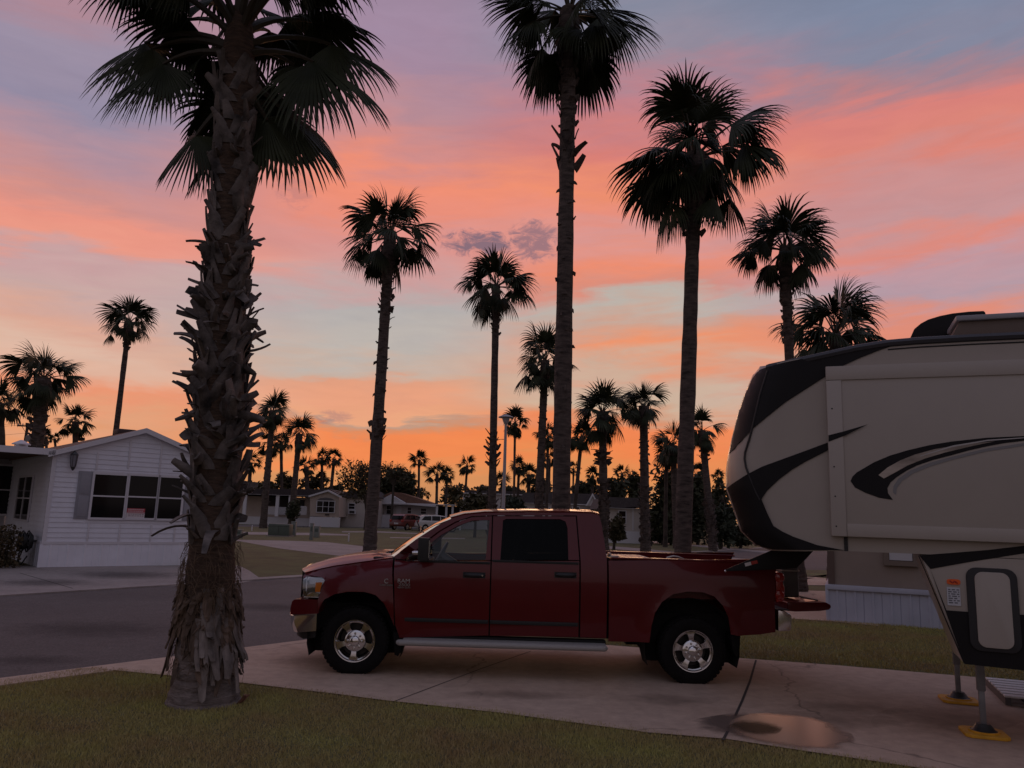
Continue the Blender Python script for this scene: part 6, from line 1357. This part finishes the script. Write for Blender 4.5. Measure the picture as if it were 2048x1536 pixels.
# ------------------------------------------------------------------ street furniture
p = at(1005.5, 1040, 33); q = at(1012, 838, 33); zl = q.z; p = Vector((at(1007, 1018, 33).x, 33, 0))
lp = thing('street_lamp', 'pale round street lamp post with a flat capped lantern', 'street lamp', p); pm_ = mat('lamp_post_paint', (.36, .34, .35), .5)
lx = q.x - p.x
mb = MB(); mb.tube([(-.04, 0, 0), (lx * .5, 0, zl * .5), (lx, 0, zl - .10)], [.085, .075, .055], 14); mb.lathe([(.14, 0), (.14, .05), (.09, .12)], 14, 'z', (-.04, 0, 0)); mb.build('post', pm_, lp, smooth=True)
mb = MB(); mb.lathe([(.07, -.22), (.10, -.16), (.11, .03)], 14, 'z', (lx, 0, zl)); mb.lathe([(.20, .03), (.31, .05), (.34, .07), (.30, .10), (.12, .17), (.03, .20)], 20, 'z', (lx, 0, zl)); mb.build('lantern_cap', pm_, lp, smooth=True, angle=30)
mb = MB(); mb.lathe([(.112, -.15), (.17, .028)], 14, 'z', (lx, 0, zl)); mb.build('lantern_glass', mat('lantern_pale', (.40, .39, .42), .3), lp, smooth=True)
p = at(47, 893, 72); zt = at(51, 846, 72).z; p.z = 0
up = thing('utility_pole', 'dark wooden utility pole with cross arm and transformer above the porch roof', 'utility pole', p); pw_ = mat('pole_wood', (.06, .045, .04), .9)
mb = MB(); mb.tube([(-.05, 0, 0), (.12, 0, zt)], [.17, .12], 10); mb.build('pole', pw_, up, smooth=True)
mb = MB(); mb.box(-.75, 1.0, -.2, -.08, zt - .35, zt - .22); mb.tube([(-.35, -.12, zt - .3), (.08, -.1, zt - .9), (.55, -.12, zt - .3)], .025, 4); mb.build('cross_arm', pw_, up)
for xx in (-.65, -.25, .5, .9): mb = MB(); mb.lathe([(.04, 0), (.06, .06), (.03, .1), (.05, .14), (.001, .18)], 8, 'z', (xx, -.14, zt - .22)); mb.build('insulator', pm_, up, smooth=True)
mb = MB(); mb.lathe([(.001, 0), (.24, .02), (.24, .55), (.10, .62), (.001, .66)], 14, 'z', (.42, -.1, zt - 1.75)); mb.build('transformer', mat('transformer_grey', (.2, .18, .18), .5), up, smooth=True)
mb = MB()
for xx, dz in ((-.65, 0), (.9, .02), (.1, -.9)): mb.tube([(xx - 30 * f_, -.14 + 4 * f_, zt - .05 + dz - 3.0 * f_ * (1 - f_) - .4 * f_) for f_ in [k / 12 for k in range(13)]], .012, 3)
mb.build('wire', black, up)
green = mat('cabinet_green', (.085, .105, .085), .6, var=.12, vs=3); postm = mat('pedestal_grey', (.20, .215, .20), .6, var=.1, vs=3)
p = gnd(558, 1073); F9 = Fr(p, 0)
cb = thing('transformer_cabinet', 'big grey green utility cabinet on the far lawn', 'utility cabinet', p)
(a, zt), (b, _) = F9.hit(537, 1047), F9.hit(579, 1047); mb = MB(); mb.prism([(a, .06), (b, .06), (b, zt * .98), (a, zt)], .0, 1.0); mb.build('cabinet', green, cb, bevel=.05)
mb = MB(); mb.box(a - .08, b + .08, -.08, 1.08, 0, .06); mb.build('plinth', m_conc2, cb); mb = MB(); mb.box((a + b) / 2 - .01, (a + b) / 2 + .01, -.012, .004, .15, zt * .85); mb.box(a + .02, b - .02, -.016, .004, zt * .80, zt * .82); mb.build('door_seam', shade, cb)
def pedestal(label, px, py, x0, x1, yt, cap=True):
    p = gnd(px, py); f_ = Fr(p, 0); (a, zt), (b, _) = f_.hit(x0, yt), f_.hit(x1, yt); r = abs(b - a) / 2; xc = (a + b) / 2
    t_ = thing('utility_pedestal', label, 'utility post', p, 0, 'utility pedestals on the far lawn'); mb = MB(); mb.box(xc - r, xc + r, -r, r, 0, zt * .93); mb.build('post', postm, t_, bevel=.015)
    mb = MB(); mb.box(xc - r * 1.12, xc + r * 1.12, -r * 1.12, r * 1.12, zt * .93, zt); mb.build('cap', postm, t_, bevel=.02); mb = MB(); mb.box(xc - r * .6, xc + r * .6, -r * 1.04, -r * .98, zt * .5, zt * .8); mb.build('door', green, t_)
pedestal('slim utility post touching the right side of the big cabinet', 588, 1072, 584, 593, 1043)
pedestal('tallest utility post in front of the tan porch house', 625, 1080, 621.5, 628, 1046)
pedestal('short squat utility post right of the tallest one', 634, 1075, 629.5, 640, 1052)
pedestal('low green utility box peeping from behind the near palm trunk', 480, 1076, 474, 485.5, 1059)
def stake(label, px, py, yt, w_=2.6):
    p = gnd(px, py); zt = Fr(p, 0).hit(px, yt)[1]; r = w_ * p.y / FPX / 2
    t_ = thing('marker_stake', label, 'stake', p, 0, 'white marker stakes in the grass'); mb = MB(); mb.lathe([(r, 0), (r, zt - r), (r * .6, zt - r * .3), (.001, zt)], 10, 'z'); mb.build('pipe', farwhite, t_, smooth=True)
    mb = MB(); mb.lathe([(r * 1.25, zt * .8), (r * 1.25, zt * .86)], 10, 'z'); mb.build('collar', postm, t_)
stake('thin white stake on the lawn left of the slim palm foot', 697, 1083, 1066); stake('thin white stake on the lawn left of the green cabinet', 503.5, 1062, 1050, 2); stake('thin white stake left of the straight rough palm foot', 1277.6, 1081, 1071, 2); stake('thin grey pole before the hedge left of the trailer nose', 1467, 1086, 1052, 2)

# ------------------------------------------------------------------ grass blades
def inside(px, py, poly):
    c = np.zeros(len(px), bool); n_ = len(poly)
    for i in range(n_):
        x1, y1 = poly[i]; x2, y2 = poly[(i + 1) % n_]
        if y1 == y2: continue
        k = ((y1 > py) != (y2 > py)) & (px < (x2 - x1) * (py - y1) / (y2 - y1) + x1); c ^= k
    return c
def grass(name, pix, dens, hmin, hmax, seed, extra=(), wid=.0035, z0=0.0):
    r = np.random.default_rng(seed); W_ = [gnd(x, y) for x, y in pix]; poly = [(p.x, p.y) for p in W_] + list(extra)
    xs = [p[0] for p in poly]; ys = [p[1] for p in poly]; n_ = int((max(xs) - min(xs)) * (max(ys) - min(ys)) * dens)
    x = r.uniform(min(xs), max(xs), n_); y = r.uniform(min(ys), max(ys), n_)
    ex_ = .045 * r.normal(size=n_); k = inside(x + ex_, y + ex_ * .7, poly); x = x[k]; y = y[k]; n_ = len(x)
    cl_ = .5 + .5 * np.sin(x * 2.1 + 1.3 * np.sin(y * 1.7)) * np.sin(y * 2.6 + np.sin(x * 1.1)); h = r.uniform(hmin, hmax, n_) * (.75 + .5 * cl_)
    a = r.uniform(0, 2 * pi, n_); le = r.normal(0, .5, n_) * h; la = r.uniform(0, 2 * pi, n_); wv = wid * r.uniform(.7, 1.5, n_)
    V_ = np.empty((n_, 3, 3), np.float32); dx_, dy_ = np.cos(a) * wv, np.sin(a) * wv
    V_[:, 0] = np.stack([x - dx_, y - dy_, np.full(n_, z0)], 1); V_[:, 1] = np.stack([x + dx_, y + dy_, np.full(n_, z0)], 1); V_[:, 2] = np.stack([x + np.cos(la) * le, y + np.sin(la) * le, z0 + h], 1)
    me = bpy.data.meshes.new(name); me.vertices.add(n_ * 3); me.vertices.foreach_set('co', V_.ravel()); me.loops.add(n_ * 3); me.loops.foreach_set('vertex_index', np.arange(n_ * 3, dtype=np.int32)); me.polygons.add(n_); me.polygons.foreach_set('loop_start', np.arange(0, n_ * 3, 3, dtype=np.int32)); me.update(calc_edges=True)
    me.materials.append(m_blade); o = bpy.data.objects.new(name, me); COL.objects.link(o); return tag(o, kind='stuff')
fl = [p for p in lawn_edge if -300 <= p[0] <= 2300]
grass('front_lawn_grass', fl, 6000, .012, .036, 1, extra=((7.6, 4.6), (-9.5, 4.6), (-9.5, 7.2)))
grass('side_lawn_grass', [(1213, 1289.5), (1298, 1296), (1451, 1313.5), (1680, 1330.5), (1903, 1349.5), (2048, 1361), (2200, 1372), (2300, 1300), (1872, 1256.5), (1659, 1242), (1560, 1237), (1480, 1233), (1213, 1240)], 1500, .02, .05, 2, wid=.005)
